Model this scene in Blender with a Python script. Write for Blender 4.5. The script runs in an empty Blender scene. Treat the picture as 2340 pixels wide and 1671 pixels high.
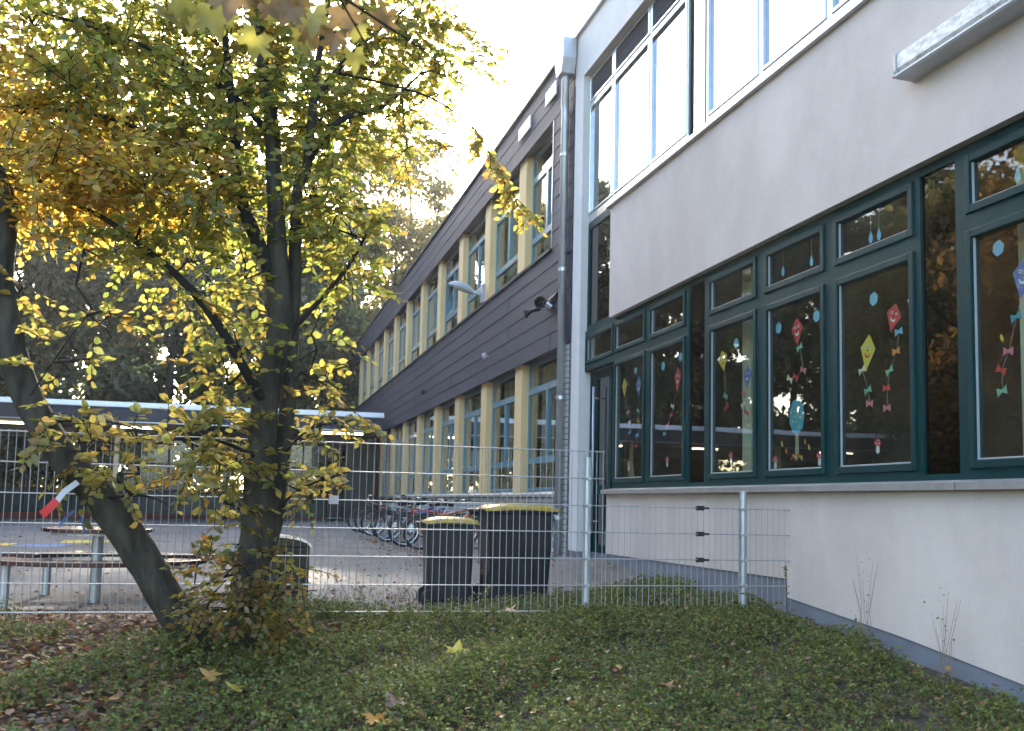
import bpy, math, random
import numpy as np
from mathutils import Vector, Matrix

# ------------------------------------------------------------------ camera, sky, sun
sc = bpy.context.scene
COL = sc.collection
random.seed(7)
RNG = np.random.default_rng(11)

def setup_camera():
    yaw, pitch, roll = math.radians(13.957), math.radians(5.651), math.radians(1.3027)
    cy, sy, cp, sp = math.cos(yaw), math.sin(yaw), math.cos(pitch), math.sin(pitch)
    fwd = Vector((sy * cp, cy * cp, sp)); right = Vector((cy, -sy, 0)); up = right.cross(fwd)
    r2 = right * math.cos(roll) + up * math.sin(roll)
    u2 = -right * math.sin(roll) + up * math.cos(roll)
    cd = bpy.data.cameras.new('camera'); cam = bpy.data.objects.new('camera', cd); COL.objects.link(cam)
    m = Matrix((r2, u2, -fwd)).transposed().to_4x4()
    cam.matrix_world = m
    cd.sensor_fit = 'HORIZONTAL'; cd.sensor_width = 36.0
    cd.lens = 2400 / 2340 * 36.0
    cd.shift_y = 78.65 / 2340
    cd.clip_start = 0.05; cd.clip_end = 1000
    cd.dof.use_dof = True; cd.dof.focus_distance = 9.0; cd.dof.aperture_fstop = 4.0
    sc.camera = cam
setup_camera()

SUN_EL, SUN_AZ = math.radians(21.4), math.radians(6.6)
w = bpy.data.worlds.new('World'); sc.world = w; w.use_nodes = True
nt = w.node_tree; bg = nt.nodes['Background']
sky = nt.nodes.new('ShaderNodeTexSky'); sky.sky_type = 'NISHITA'; sky.sun_disc = False
sky.sun_elevation = SUN_EL; sky.sun_rotation = SUN_AZ
sky.altitude = 80; sky.air_density = 1.0; sky.dust_density = 2.6; sky.ozone_density = 1.0
nt.links.new(sky.outputs[0], bg.inputs[0]); bg.inputs[1].default_value = 0.15
sd = bpy.data.lights.new('sun', 'SUN'); sd.energy = 3.2; sd.angle = math.radians(0.6); sd.color = (1.0, 0.90, 0.74)
so = bpy.data.objects.new('sun', sd); COL.objects.link(so)
sdir = Vector((math.sin(SUN_AZ) * math.cos(SUN_EL), math.cos(SUN_AZ) * math.cos(SUN_EL), math.sin(SUN_EL)))
so.rotation_euler = sdir.to_track_quat('Z', 'Y').to_euler(); so.location = sdir * 60
vs = sc.view_settings
vs.view_transform = 'Standard'; vs.look = 'None'; vs.gamma = 1.0; vs.use_curve_mapping = False
vs.exposure = 2.6
sc.render.engine = 'CYCLES'
sc.cycles.use_denoising = True
sc.cycles.max_bounces = 8; sc.cycles.transparent_max_bounces = 24
sc.cycles.transmission_bounces = 6; sc.cycles.diffuse_bounces = 4; sc.cycles.glossy_bounces = 4
sc.cycles.caustics_reflective = False; sc.cycles.caustics_refractive = False
sc.cycles.sample_clamp_indirect = 6.0

# ------------------------------------------------------------------ materials
MATS = {}
def nodes_of(name):
    m = bpy.data.materials.new(name); m.use_nodes = True
    MATS[name] = m
    return m, m.node_tree, m.node_tree.nodes['Principled BSDF']

def mat(name, col, rough=0.6, var=0.0, scale=4.0, bump=0.0, bscale=80.0, metal=0.0, spec=0.5, stretch=(1, 1, 1), col2=None, coat=0.0, thr=(0.35, 0.65), detail=4.0):
    m, t, p = nodes_of(name)
    p.inputs['Base Color'].default_value = (*col, 1); p.inputs['Roughness'].default_value = rough
    p.inputs['Metallic'].default_value = metal; p.inputs['Specular IOR Level'].default_value = spec
    p.inputs['Coat Weight'].default_value = coat; p.inputs['Coat Roughness'].default_value = 0.06
    tc = t.nodes.new('ShaderNodeTexCoord'); mp = t.nodes.new('ShaderNodeMapping')
    mp.inputs['Scale'].default_value = stretch
    t.links.new(tc.outputs['Object'], mp.inputs[0])
    if var > 0 or col2:
        n = t.nodes.new('ShaderNodeTexNoise'); n.inputs['Scale'].default_value = scale; n.inputs['Detail'].default_value = detail
        n.inputs['Roughness'].default_value = 0.62
        r = t.nodes.new('ShaderNodeValToRGB')
        c2 = col2 or tuple(max(0, c * (1 + var)) for c in col)
        c1 = col if col2 else tuple(max(0, c * (1 - var)) for c in col)
        r.color_ramp.elements[0].position = thr[0]; r.color_ramp.elements[1].position = thr[1]
        r.color_ramp.elements[0].color = (*c1, 1); r.color_ramp.elements[1].color = (*c2, 1)
        t.links.new(mp.outputs[0], n.inputs['Vector']); t.links.new(n.outputs[0], r.inputs[0])
        t.links.new(r.outputs[0], p.inputs['Base Color'])
    if bump > 0:
        b = t.nodes.new('ShaderNodeBump'); b.inputs['Strength'].default_value = bump; b.inputs['Distance'].default_value = 0.01
        n2 = t.nodes.new('ShaderNodeTexNoise'); n2.inputs['Scale'].default_value = bscale; n2.inputs['Detail'].default_value = 5
        t.links.new(mp.outputs[0], n2.inputs['Vector']); t.links.new(n2.outputs[0], b.inputs['Height'])
        t.links.new(b.outputs[0], p.inputs['Normal'])
    return m

def leaf_mat(name, trans=0.5, gloss=0.06, rough=0.45):
    m, t, p = nodes_of(name)
    at = t.nodes.new('ShaderNodeAttribute'); at.attribute_name = 'Col'
    d = t.nodes.new('ShaderNodeBsdfDiffuse'); tr = t.nodes.new('ShaderNodeBsdfTranslucent')
    g = t.nodes.new('ShaderNodeBsdfGlossy'); g.inputs['Roughness'].default_value = rough
    hs = t.nodes.new('ShaderNodeHueSaturation'); hs.inputs['Saturation'].default_value = 0.98; hs.inputs['Value'].default_value = 2.05
    t.links.new(at.outputs['Color'], d.inputs[0]); t.links.new(at.outputs['Color'], hs.inputs['Color'])
    t.links.new(hs.outputs[0], tr.inputs[0])
    m1 = t.nodes.new('ShaderNodeMixShader'); m1.inputs[0].default_value = trans
    t.links.new(d.outputs[0], m1.inputs[1]); t.links.new(tr.outputs[0], m1.inputs[2])
    m2 = t.nodes.new('ShaderNodeMixShader'); m2.inputs[0].default_value = gloss
    t.links.new(m1.outputs[0], m2.inputs[1]); t.links.new(g.outputs[0], m2.inputs[2])
    t.links.new(m2.outputs[0], t.nodes['Material Output'].inputs[0])
    return m

def glass_mat(name, tint=(0.8, 0.85, 0.85), ior=1.75):
    m, t, p = nodes_of(name)
    fr = t.nodes.new('ShaderNodeFresnel'); ge = t.nodes.new('ShaderNodeNewGeometry')
    mi_ = t.nodes.new('ShaderNodeMapRange'); mi_.inputs['To Min'].default_value = ior; mi_.inputs['To Max'].default_value = 1 / ior
    t.links.new(ge.outputs['Backfacing'], mi_.inputs[0]); t.links.new(mi_.outputs[0], fr.inputs[0])
    tb = t.nodes.new('ShaderNodeBsdfTransparent'); tb.inputs[0].default_value = (*tint, 1)
    g = t.nodes.new('ShaderNodeBsdfGlossy'); g.inputs['Roughness'].default_value = 0.0; g.inputs[0].default_value = (0.95, 0.97, 1, 1)
    mx = t.nodes.new('ShaderNodeMixShader')
    # faint unevenness of real panes
    tc = t.nodes.new('ShaderNodeTexCoord'); n = t.nodes.new('ShaderNodeTexNoise'); n.inputs['Scale'].default_value = 1.3
    b = t.nodes.new('ShaderNodeBump'); b.inputs['Strength'].default_value = 0.02; b.inputs['Distance'].default_value = 0.05
    t.links.new(tc.outputs['Object'], n.inputs['Vector']); t.links.new(n.outputs[0], b.inputs['Height']); t.links.new(b.outputs[0], g.inputs['Normal'])
    t.links.new(fr.outputs[0], mx.inputs[0]); t.links.new(tb.outputs[0], mx.inputs[1]); t.links.new(g.outputs[0], mx.inputs[2])
    t.links.new(mx.outputs[0], t.nodes['Material Output'].inputs[0])
    return m

def emit_mat(name, col, s):
    m, t, p = nodes_of(name)
    p.inputs['Emission Color'].default_value = (*col, 1); p.inputs['Emission Strength'].default_value = s
    p.inputs['Base Color'].default_value = (*col, 1)
    return m

def plaster_mat():
    m, t, p = nodes_of('plaster')
    p.inputs['Roughness'].default_value = 0.92; p.inputs['Specular IOR Level'].default_value = 0.15
    tc = t.nodes.new('ShaderNodeTexCoord')
    n = t.nodes.new('ShaderNodeTexNoise'); n.inputs['Scale'].default_value = 0.8; n.inputs['Detail'].default_value = 6
    n.inputs['Roughness'].default_value = 0.7
    mp = t.nodes.new('ShaderNodeMapping'); mp.inputs['Scale'].default_value = (1, 1.3, 0.6)
    s = t.nodes.new('ShaderNodeTexNoise'); s.inputs['Scale'].default_value = 1.6; s.inputs['Detail'].default_value = 3
    fine = t.nodes.new('ShaderNodeTexNoise'); fine.inputs['Scale'].default_value = 75; fine.inputs['Detail'].default_value = 5; fine.inputs['Roughness'].default_value = 0.8
    t.links.new(tc.outputs['Object'], n.inputs['Vector']); t.links.new(tc.outputs['Object'], mp.inputs[0])
    t.links.new(mp.outputs[0], s.inputs['Vector']); t.links.new(tc.outputs['Object'], fine.inputs['Vector'])
    add = t.nodes.new('ShaderNodeMath'); add.operation = 'MULTIPLY_ADD'; add.inputs[1].default_value = 0.45; t.links.new(s.outputs[0], add.inputs[0]); t.links.new(n.outputs[0], add.inputs[2])
    add2 = t.nodes.new('ShaderNodeMath'); add2.operation = 'MULTIPLY_ADD'; add2.inputs[1].default_value = 1.0
    t.links.new(fine.outputs[0], add2.inputs[0]); t.links.new(add.outputs[0], add2.inputs[2])
    r = t.nodes.new('ShaderNodeValToRGB')
    r.color_ramp.elements[0].position = 0.35; r.color_ramp.elements[1].position = 1.0
    mr = t.nodes.new('ShaderNodeMapRange'); mr.inputs['From Min'].default_value = 0.8; mr.inputs['From Max'].default_value = 1.65
    t.links.new(add2.outputs[0], mr.inputs[0]); t.links.new(mr.outputs[0], r.inputs[0])
    r.color_ramp.elements[0].color = (0.64, 0.555, 0.505, 1); r.color_ramp.elements[1].color = (0.84, 0.74, 0.68, 1)
    t.links.new(r.outputs[0], p.inputs['Base Color'])
    b = t.nodes.new('ShaderNodeBump'); b.inputs['Strength'].default_value = 0.5; b.inputs['Distance'].default_value = 0.004
    t.links.new(fine.outputs[0], b.inputs['Height']); t.links.new(b.outputs[0], p.inputs['Normal'])
    return m

plaster_mat()
mat('plaster_white', (0.78, 0.75, 0.72), 0.85, 0.05, 2.5, 0.2, 90)
mat('plinth', (0.20, 0.215, 0.25), 0.85, 0.14, 3, 0.3, 60)
mat('frame_green', (0.002, 0.040, 0.043), 0.5, 0.12, 6, spec=0.10)
mat('frame_gloss', (0.72, 0.76, 0.79), 0.14, 0.06, 6, metal=0.8)
mat('painted_soffit_reflection', (0.020, 0.030, 0.048), 0.8, 0.3, 4, stretch=(1, 0.3, 9), spec=0.08)  # dark streaky colour paints in the roof soffit's reflection
mat('bead', (0.45, 0.47, 0.48), 0.4)
mat('metal', (0.55, 0.57, 0.60), 0.38, 0.10, 7, 0.08, 30, metal=0.75)
mat('zinc', (0.50, 0.53, 0.56), 0.42, 0.14, 9, 0.06, 30, metal=0.7, stretch=(1, 1, 0.3))
mat('wire', (0.34, 0.36, 0.37), 0.45, 0.2, 15, metal=0.35)
mat('slate', (0.033, 0.044, 0.072), 0.7, 0.12, 3.0, 0.15, 40, stretch=(1, 0.4, 3), spec=0.35)
mat('slate_b', (0.037, 0.048, 0.077), 0.7, 0.12, 3.0, 0.15, 40, stretch=(1, 0.4, 3), spec=0.35)
mat('slate_c', (0.030, 0.040, 0.066), 0.7, 0.12, 3.0, 0.15, 40, stretch=(1, 0.4, 3), spec=0.35)
mat('slate_edge', (0.030, 0.032, 0.040), 0.7)
mat('pillar', (0.85, 0.61, 0.30), 0.75, 0.08, 1.2, 0.1, 60)
mat('frame_blue', (0.115, 0.26, 0.34), 0.38, 0.08, 6, coat=0.2)
mat('curtain', (0.52, 0.42, 0.24), 0.9, 0.2, 2, stretch=(1, 8, 0.3))
mat('brick_white', (0.60, 0.60, 0.60), 0.8, 0.14, 5, 0.3, 50)
mat('mortar', (0.20, 0.20, 0.20), 0.95, 0.2, 20)
mat('asphalt', (0.155, 0.148, 0.140), 0.9, 0.26, 0.9, 0.6, 160, detail=10)
mat('soil', (0.050, 0.036, 0.024), 0.95, 0.45, 9, 0.6, 50)
mat('canopy_dark', (0.035, 0.043, 0.062), 0.5, 0.15, 3)
mat('canopy_white', (0.95, 0.92, 0.86), 0.45, 0.05, 3)
mat('soffit', (0.13, 0.115, 0.10), 0.8, 0.12, 2)
mat('green_panel', (0.010, 0.040, 0.045), 0.35, 0.2, 1.5)
mat('dark_frame', (0.018, 0.024, 0.028), 0.45)
mat('red_band', (0.14, 0.035, 0.028), 0.7, 0.2, 3)
mat('bark', (0.014, 0.012, 0.008), 0.9, col2=(0.080, 0.072, 0.050), scale=13, bump=1.0, bscale=22, stretch=(1, 1, 0.22), thr=(0.3, 0.72))
mat('bark_dark', (0.016, 0.014, 0.011), 0.9, 0.4, 6, 0.6, 25, stretch=(1, 1, 0.3))
mat('bin_body', (0.011, 0.012, 0.018), 0.5, 0.35, 5, 0.10, 60)
mat('bin_lid', (0.50, 0.35, 0.06), 0.25, 0.25, 6)
mat('bin_brown', (0.050, 0.038, 0.030), 0.6, 0.2, 6)
mat('rubber', (0.018, 0.018, 0.019), 0.75)
mat('chrome', (0.62, 0.63, 0.65), 0.25, metal=0.9)
mat('tabletop', (0.075, 0.026, 0.024), 0.25, 0.2, 6, coat=0.3)
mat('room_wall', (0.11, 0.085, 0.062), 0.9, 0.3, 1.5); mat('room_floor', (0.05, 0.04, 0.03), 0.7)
mat('room_column', (0.62, 0.60, 0.40), 0.8)
mat('black', (0.012, 0.012, 0.013), 0.5)
mat('lamp_grey', (0.52, 0.53, 0.55), 0.4, 0.06, 6)
mat('cover', (0.85, 0.83, 0.81), 0.3, col2=(0.40, 0.36, 0.33), scale=17, stretch=(1, 0.7, 1.6), thr=(0.42, 0.70), detail=5)
mat('white_panel', (0.82, 0.82, 0.82), 0.5)
emit_mat('tube_light', (1.0, 0.86, 0.62), 2.6)
for n_, c_ in dict(red=(0.62, 0.05, 0.045), yellow=(0.70, 0.56, 0.06), blue=(0.13, 0.20, 0.42), sky=(0.20, 0.50, 0.66), teal=(0.06, 0.36, 0.44), green=(0.20, 0.50, 0.33), pink=(0.66, 0.20, 0.25), orange=(0.75, 0.27, 0.04), cream=(0.70, 0.66, 0.45), white=(0.78, 0.78, 0.76), olive=(0.40, 0.35, 0.20), string=(0.30, 0.28, 0.24), black=(0.02, 0.02, 0.02)).items():
    mat('paper_' + n_, c_, 0.75, 0.06, 12)
for n_, c_ in dict(black=(0.02, 0.02, 0.022), red=(0.36, 0.03, 0.025), purple=(0.17, 0.05, 0.22), blue=(0.04, 0.07, 0.36), silver=(0.38, 0.39, 0.40), green=(0.03, 0.14, 0.08), orange=(0.45, 0.13, 0.02)).items():
    mat('bike_' + n_, c_, 0.3, coat=0.3)
for n_, c_ in dict(yellow=(0.55, 0.45, 0.08), blue=(0.12, 0.22, 0.42), red=(0.45, 0.12, 0.10), white=(0.6, 0.6, 0.6)).items():
    mat('paint_' + n_, c_, 0.85, 0.25, 8)
mat('tape_red', (0.65, 0.03, 0.03), 0.5); mat('tape_white', (0.62, 0.62, 0.64), 0.5); mat('tape_blue', (0.08, 0.12, 0.30), 0.6)
mat('dry_stem', (0.26, 0.20, 0.13), 0.9)
leaf_mat('leaf', 0.62, 0.05); leaf_mat('leaf_far', 0.45, 0.03); leaf_mat('leaf_ground', 0.25, 0.035, 0.42); leaf_mat('leaf_dry', 0.2, 0.08, 0.5)
glass_mat('glass', (0.92, 0.95, 0.94), 1.5); glass_mat('glass_dark', (0.10, 0.12, 0.14), 1.6); glass_mat('glass_up', (0.5, 0.55, 0.58), 3.2)
glass_mat('glass_thin', (0.85, 0.9, 0.88), 1.5)

# ------------------------------------------------------------------ mesh helpers
def tag(o, label=None, cat=None, group=None, kind=None):
    if label: o['label'] = label
    if cat: o['category'] = cat
    if group: o['group'] = group
    if kind: o['kind'] = kind
    return o

def empty(name, loc, label=None, cat=None, group=None, rz=0.0):
    o = bpy.data.objects.new(name, None); COL.objects.link(o)
    o.location = loc; o.rotation_euler = (0, 0, rz); o.empty_display_size = 0.1
    return tag(o, label, cat, group)

class MB:
    def __init__(s): s.v = []; s.f = []; s.mi = []
    def add(s, vs, fs, mi=0):
        n = len(s.v); s.v += [tuple(q) for q in vs]; s.f += [tuple(i + n for i in q) for q in fs]; s.mi += [mi] * len(fs); return s
    def box(s, x0, x1, y0, y1, z0, z1, mi=0):
        return s.add([(x0, y0, z0), (x1, y0, z0), (x1, y1, z0), (x0, y1, z0), (x0, y0, z1), (x1, y0, z1), (x1, y1, z1), (x0, y1, z1)],
                     [(0, 3, 2, 1), (4, 5, 6, 7), (0, 1, 5, 4), (1, 2, 6, 5), (2, 3, 7, 6), (3, 0, 4, 7)], mi)
    def tube(s, pts, rad, n=8, cap=True, mi=0):
        pts = [Vector(p) for p in pts]; k = len(pts)
        if not hasattr(rad, '__len__'): rad = [rad] * k
        ref = None; vs = []; fs = []
        for i in range(k):
            d = (pts[min(i + 1, k - 1)] - pts[max(i - 1, 0)]).normalized()
            if ref is None:
                ref = Vector((1, 0, 0)) if abs(d.x) < 0.8 else Vector((0, 1, 0))
            a = (ref - d * ref.dot(d)).normalized(); b = d.cross(a); ref = a
            for j in range(n):
                t = 2 * math.pi * j / n
                vs.append(pts[i] + (a * math.cos(t) + b * math.sin(t)) * rad[i])
        for i in range(k - 1):
            for j in range(n):
                fs.append((i * n + j, i * n + (j + 1) % n, (i + 1) * n + (j + 1) % n, (i + 1) * n + j))
        if cap: fs.append(tuple(range(n - 1, -1, -1))); fs.append(tuple((k - 1) * n + j for j in range(n)))
        return s.add(vs, fs, mi)
    def prism(s, poly, h0, h1, axis='x', mi=0):
        # poly of 2D points extruded between h0 and h1 along an axis
        def P(a, b, h): return {'x': (h, a, b), 'y': (a, h, b), 'z': (a, b, h)}[axis]
        n = len(poly)
        vs = [P(a, b, h0) for a, b in poly] + [P(a, b, h1) for a, b in poly]
        fs = [tuple(range(n))[::-1], tuple(range(n, 2 * n))] + [(i, (i + 1) % n, n + (i + 1) % n, n + i) for i in range(n)]
        return s.add(vs, fs, mi)
    def torus(s, c, R, r, nu=24, nv=6, axis='y', mi=0):
        vs = []; fs = []
        for i in range(nu):
            a = 2 * math.pi * i / nu
            for j in range(nv):
                b = 2 * math.pi * j / nv
                q = (R + r * math.cos(b)); u, v_, w_ = q * math.cos(a), q * math.sin(a), r * math.sin(b)
                p = {'y': (u, w_, v_), 'x': (w_, u, v_), 'z': (u, v_, w_)}[axis]
                vs.append((c[0] + p[0], c[1] + p[1], c[2] + p[2]))
        for i in range(nu):
            for j in range(nv):
                fs.append((i * nv + j, ((i + 1) % nu) * nv + j, ((i + 1) % nu) * nv + (j + 1) % nv, i * nv + (j + 1) % nv))
        return s.add(vs, fs, mi)
    def build(s, name, mats, parent=None, smooth=False, bevel=0.0, loc=None):
        me = bpy.data.meshes.new(name); me.from_pydata(s.v, [], s.f)
        for m in (mats if isinstance(mats, (list, tuple)) else [mats]): me.materials.append(MATS[m])
        me.polygons.foreach_set('material_index', s.mi)
        if smooth: me.polygons.foreach_set('use_smooth', [True] * len(s.f))
        me.validate(); me.update()
        o = bpy.data.objects.new(name, me); COL.objects.link(o)
        if parent: o.parent = parent
        if loc: o.location = loc
        if bevel > 0:
            b = o.modifiers.new('bevel', 'BEVEL'); b.width = bevel; b.segments = 2; b.limit_method = 'ANGLE'; b.angle_limit = math.radians(40)
        return o

def inst(name, src, parent, loc=(0, 0, 0), rot=(0, 0, 0), scale=(1, 1, 1)):
    o = bpy.data.objects.new(name, src.data); COL.objects.link(o); o.parent = parent
    o.location = loc; o.rotation_euler = rot; o.scale = scale
    return o

def copy_tree(o, parent=None):
    c = o.copy(); COL.objects.link(c); c.parent = parent
    for ch in [q for q in bpy.data.objects if q.parent == o]: copy_tree(ch, c)
    return c

def norm(a): return a / np.maximum(np.linalg.norm(a, axis=-1, keepdims=True), 1e-9)

T_OVAL = (np.array([[0, 0, 0], [-.26, .30, .05], [-.27, .62, .04], [0, 1, -.05], [.27, .62, .04], [.26, .30, .05], [0, .33, -.03], [0, .66, -.04]], float),
          np.array([[0, 6, 1], [1, 6, 7], [1, 7, 2], [2, 7, 3], [0, 5, 6], [6, 5, 4], [6, 4, 7], [7, 4, 3]]))
T_DIAM = (np.array([[0, 0, 0], [-.30, .5, .10], [0, 1, 0], [.30, .5, .10]], float), np.array([[0, 2, 1], [0, 3, 2]]))
def maple_template():
    ang = [(-90, .10), (-60, .42), (-28, .80), (-15, .52), (2, .62), (12, .46), (22, .92), (34, .70), (45, .80), (52, .50), (64, .55), (72, .70), (80, .82), (90, 1.08)]
    pts = [(math.radians(a), r) for a, r in ang]
    full = [(r * math.cos(a), r * math.sin(a)) for a, r in pts] + [(-r * math.cos(a), r * math.sin(a)) for a, r in pts[-2:0:-1]]
    v = [(0, 0, 0)] + [(x * .62, y * .62, 0.10 * math.sin(5 * x + 1) * math.hypot(x, y) + 0.10 * math.hypot(x, y) ** 2) for x, y in full]
    n = len(full)
    return np.array(v, float), np.array([[0, 1 + i, 1 + (i + 1) % n] for i in range(n)])
T_MAPLE = maple_template()

def leaves(name, pos, axis, nrm, size, col, tmpl, m, parent=None, width=None):
    tv, tf = tmpl; N = len(pos); k = len(tv)
    ax = norm(axis); nr = norm(nrm - ax * np.sum(nrm * ax, 1, keepdims=True)); sd_ = np.cross(ax, nr)
    w_ = size if width is None else width
    V = pos[:, None, :] + (sd_[:, None, :] * tv[None, :, 0:1]) * w_[:, None, None] + (ax[:, None, :] * tv[None, :, 1:2] + nr[:, None, :] * tv[None, :, 2:3]) * size[:, None, None]
    V = V.reshape(-1, 3); F = (tf[None] + (np.arange(N) * k)[:, None, None]).reshape(-1, 3)
    me = bpy.data.meshes.new(name)
    me.vertices.add(len(V)); me.vertices.foreach_set('co', V.astype(np.float32).ravel())
    me.loops.add(F.size); me.loops.foreach_set('vertex_index', F.astype(np.int32).ravel())
    me.polygons.add(len(F)); me.polygons.foreach_set('loop_start', np.arange(0, F.size, 3, dtype=np.int32))
    me.polygons.foreach_set('loop_total', np.full(len(F), 3, dtype=np.int32))
    me.update(calc_edges=True)
    ca = me.color_attributes.new('Col', 'FLOAT_COLOR', 'POINT')
    C = np.ones((N, k, 4), np.float32); C[:, :, :3] = col[:, None, :]
    ca.data.foreach_set('color', C.ravel())
    me.materials.append(MATS[m])
    o = bpy.data.objects.new(name, me); COL.objects.link(o)
    if parent: o.parent = parent
    return o

PAL = {
    'mix': [(0.23, 0.24, 0.04), (0.16, 0.19, 0.03), (0.33, 0.28, 0.05), (0.12, 0.16, 0.03), (0.24, 0.17, 0.035)],
    'gold': [(0.34, 0.28, 0.05), (0.31, 0.21, 0.04), (0.25, 0.25, 0.04), (0.16, 0.19, 0.03), (0.25, 0.14, 0.03)],
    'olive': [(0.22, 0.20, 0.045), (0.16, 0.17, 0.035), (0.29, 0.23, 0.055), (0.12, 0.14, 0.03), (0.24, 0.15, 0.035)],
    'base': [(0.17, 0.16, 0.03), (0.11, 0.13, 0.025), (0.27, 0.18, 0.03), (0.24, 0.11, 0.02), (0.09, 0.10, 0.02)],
    'green': [(0.20, 0.20, 0.03), (0.13, 0.16, 0.028), (0.29, 0.23, 0.035), (0.10, 0.13, 0.025), (0.24, 0.15, 0.03)],
    'dark': [(0.065, 0.090, 0.042), (0.095, 0.115, 0.044), (0.045, 0.068, 0.038), (0.13, 0.12, 0.045)],
    'pale': [(0.13, 0.13, 0.04), (0.18, 0.16, 0.045), (0.10, 0.11, 0.035), (0.25, 0.18, 0.05)],
    'rust': [(0.22, 0.12, 0.03), (0.28, 0.17, 0.035), (0.14, 0.11, 0.03), (0.18, 0.08, 0.02)],
    'cover': [(0.10, 0.145, 0.030), (0.15, 0.20, 0.036), (0.055, 0.09, 0.024), (0.20, 0.215, 0.055), (0.09, 0.12, 0.040), (0.13, 0.10, 0.045)],
    'litter': [(0.17, 0.058, 0.025), (0.10, 0.04, 0.02), (0.24, 0.10, 0.03), (0.22, 0.14, 0.085), (0.34, 0.19, 0.035), (0.07, 0.035, 0.022)],
}
def pick(pal, n, jit=0.22):
    P = np.array(PAL[pal]); i = RNG.integers(0, len(P), n); j = RNG.integers(0, len(P), n); t = RNG.random((n, 1)) * 0.6
    return (P[i] * (1 - t) + P[j] * t) * (1 + RNG.uniform(-jit, jit, (n, 1)))

# ------------------------------------------------------------------ ground
def smooth(t): t = np.clip(t, 0, 1); return t * t * (3 - 2 * t)
def ground_z(x, y):
    x = np.asarray(x, float); y = np.asarray(y, float)
    b = np.interp(y, [-10, 0, 5, 7.64, 9, 10.2, 14, 17, 31, 60, 300], [-1.75, -1.43, -1.08, -.87, -.95, -.97, -.87, -.81, -.70, -.60, -.6])
    rise = np.interp(y, [4, 7.5, 10.7, 12, 13, 14.2, 18], [.04, .06, .19, .27, .25, .13, .02]) * smooth((x - 2.4) / 1.5)
    cross = 0.016 * np.clip(x - 2, -14, 3) * smooth((y - 16) / 12)
    wob = 0.015 * np.sin(x * 1.7 + y * .6) * np.cos(y * 1.3 - x * .4)
    return b + rise + cross + wob
def gz(x, y): return float(ground_z(x, y))

def sheet(name, xs, ys, dz, m, fn=None):
    X, Y = np.meshgrid(xs, ys); Z = ground_z(X, Y) + dz
    V = np.stack([X, Y, Z], -1).reshape(-1, 3); nx = len(xs); ny = len(ys)
    F = [(j * nx + i, j * nx + i + 1, (j + 1) * nx + i + 1, (j + 1) * nx + i) for j in range(ny - 1) for i in range(nx - 1)]
    mb = MB(); mb.v = [tuple(v) for v in V]; mb.f = F; mb.mi = [0] * len(F)
    o = mb.build(name, m, smooth=True); o['kind'] = 'structure'; return o
sheet('ground', np.concatenate([[-140, -90, -60, -35], np.arange(-20, 12.01, .5), [20, 35, 60, 90, 140]]),
      np.concatenate([[-40, -20, -8], np.arange(-4, 40.1, .5), [45, 52, 60, 75, 100, 130, 160]]), 0, 'soil')
sheet('schoolyard_paving', np.concatenate([np.arange(-26, -4, 1.0), np.arange(-4, 4.21, .3), [4.3]]), np.arange(8.9, 36.6, .5), 0.012, 'asphalt')

# ------------------------------------------------------------------ plaster building (right)
PBX = 4.20
pb = empty('plaster_building', (PBX, 7, -0.9), 'white rendered school building with dark green window bands and grey plinth', 'building')
def P(mb, name, m, parent=pb, **k): # part in world coordinates
    o = mb.build(name, m, None, **k); o.parent = parent; o.matrix_parent_inverse = Matrix.Translation(parent_world(parent)).inverted(); return o
def parent_world(o):
    v = Vector(o.location)
    while o.parent is not None:
        # children built in world coordinates carry an inverse, so they add nothing
        return Vector((0, 0, 0))
    return v

P(MB().box(4.20, 4.36, -2, 12.06, 2.30, 3.70), 'upper_wall', 'plaster')
lw = [(12.06, 0.15), (12.06, -.57), (7.68, -.545), (7.68, -.69), (6.16, -.81), (5.05, -.93), (3.5, -1.10), (-2, -1.5), (-2, 0.15)]
P(MB().prism(lw, 4.20, 4.36, 'x'), 'lower_wall', 'plaster')
pl = [(12.06, -.57), (12.06, -1.6), (-2, -2.2), (-2, -1.5), (3.5, -1.10), (5.05, -.93), (6.16, -.81), (7.68, -.69), (7.68, -.545)]
P(MB().prism(pl, 4.212, 4.36, 'x'), 'plinth', 'plinth')
# closed body behind the facade
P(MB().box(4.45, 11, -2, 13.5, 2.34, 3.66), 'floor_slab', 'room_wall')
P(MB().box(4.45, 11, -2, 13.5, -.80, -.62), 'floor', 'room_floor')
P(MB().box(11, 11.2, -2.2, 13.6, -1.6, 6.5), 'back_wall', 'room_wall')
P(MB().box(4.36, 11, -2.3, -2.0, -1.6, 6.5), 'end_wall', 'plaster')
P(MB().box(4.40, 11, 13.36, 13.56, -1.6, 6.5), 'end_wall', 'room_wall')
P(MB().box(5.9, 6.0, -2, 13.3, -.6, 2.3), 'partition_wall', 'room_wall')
P(MB().box(4.20, 11.2, -2.2, 13.62, 5.85, 6.52), 'roof_fascia', 'plaster_white')
P(MB().box(4.15, 11.25, -2.25, 13.66, 6.52, 6.58), 'roof_edge', 'metal')
P(MB().box(4.20, 4.42, 13.24, 13.60, -.60, 5.85), 'pilaster', 'plaster_white')
P(MB().box(4.212, 4.42, 13.24, 13.60, -1.2, -.60), 'pilaster_foot', 'plinth')
P(MB().box(4.36, 4.50, 12.06, 13.24, -1.2, -.60), 'door_step', 'plinth')
for a, b in ((5.515, 12.09), (-2, 5.505)):
    s = MB(); s.prism([(4.13, .145), (4.13, .19), (4.30, .215), (4.30, .145)], a, b, 'y'); P(s, 'window_sill', 'metal')
P(MB().prism([(4.15, 3.68), (4.15, 3.725), (4.40, 3.76), (4.40, 3.68)], -2, 12.12, 'y'), 'window_sill', 'metal')
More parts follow.
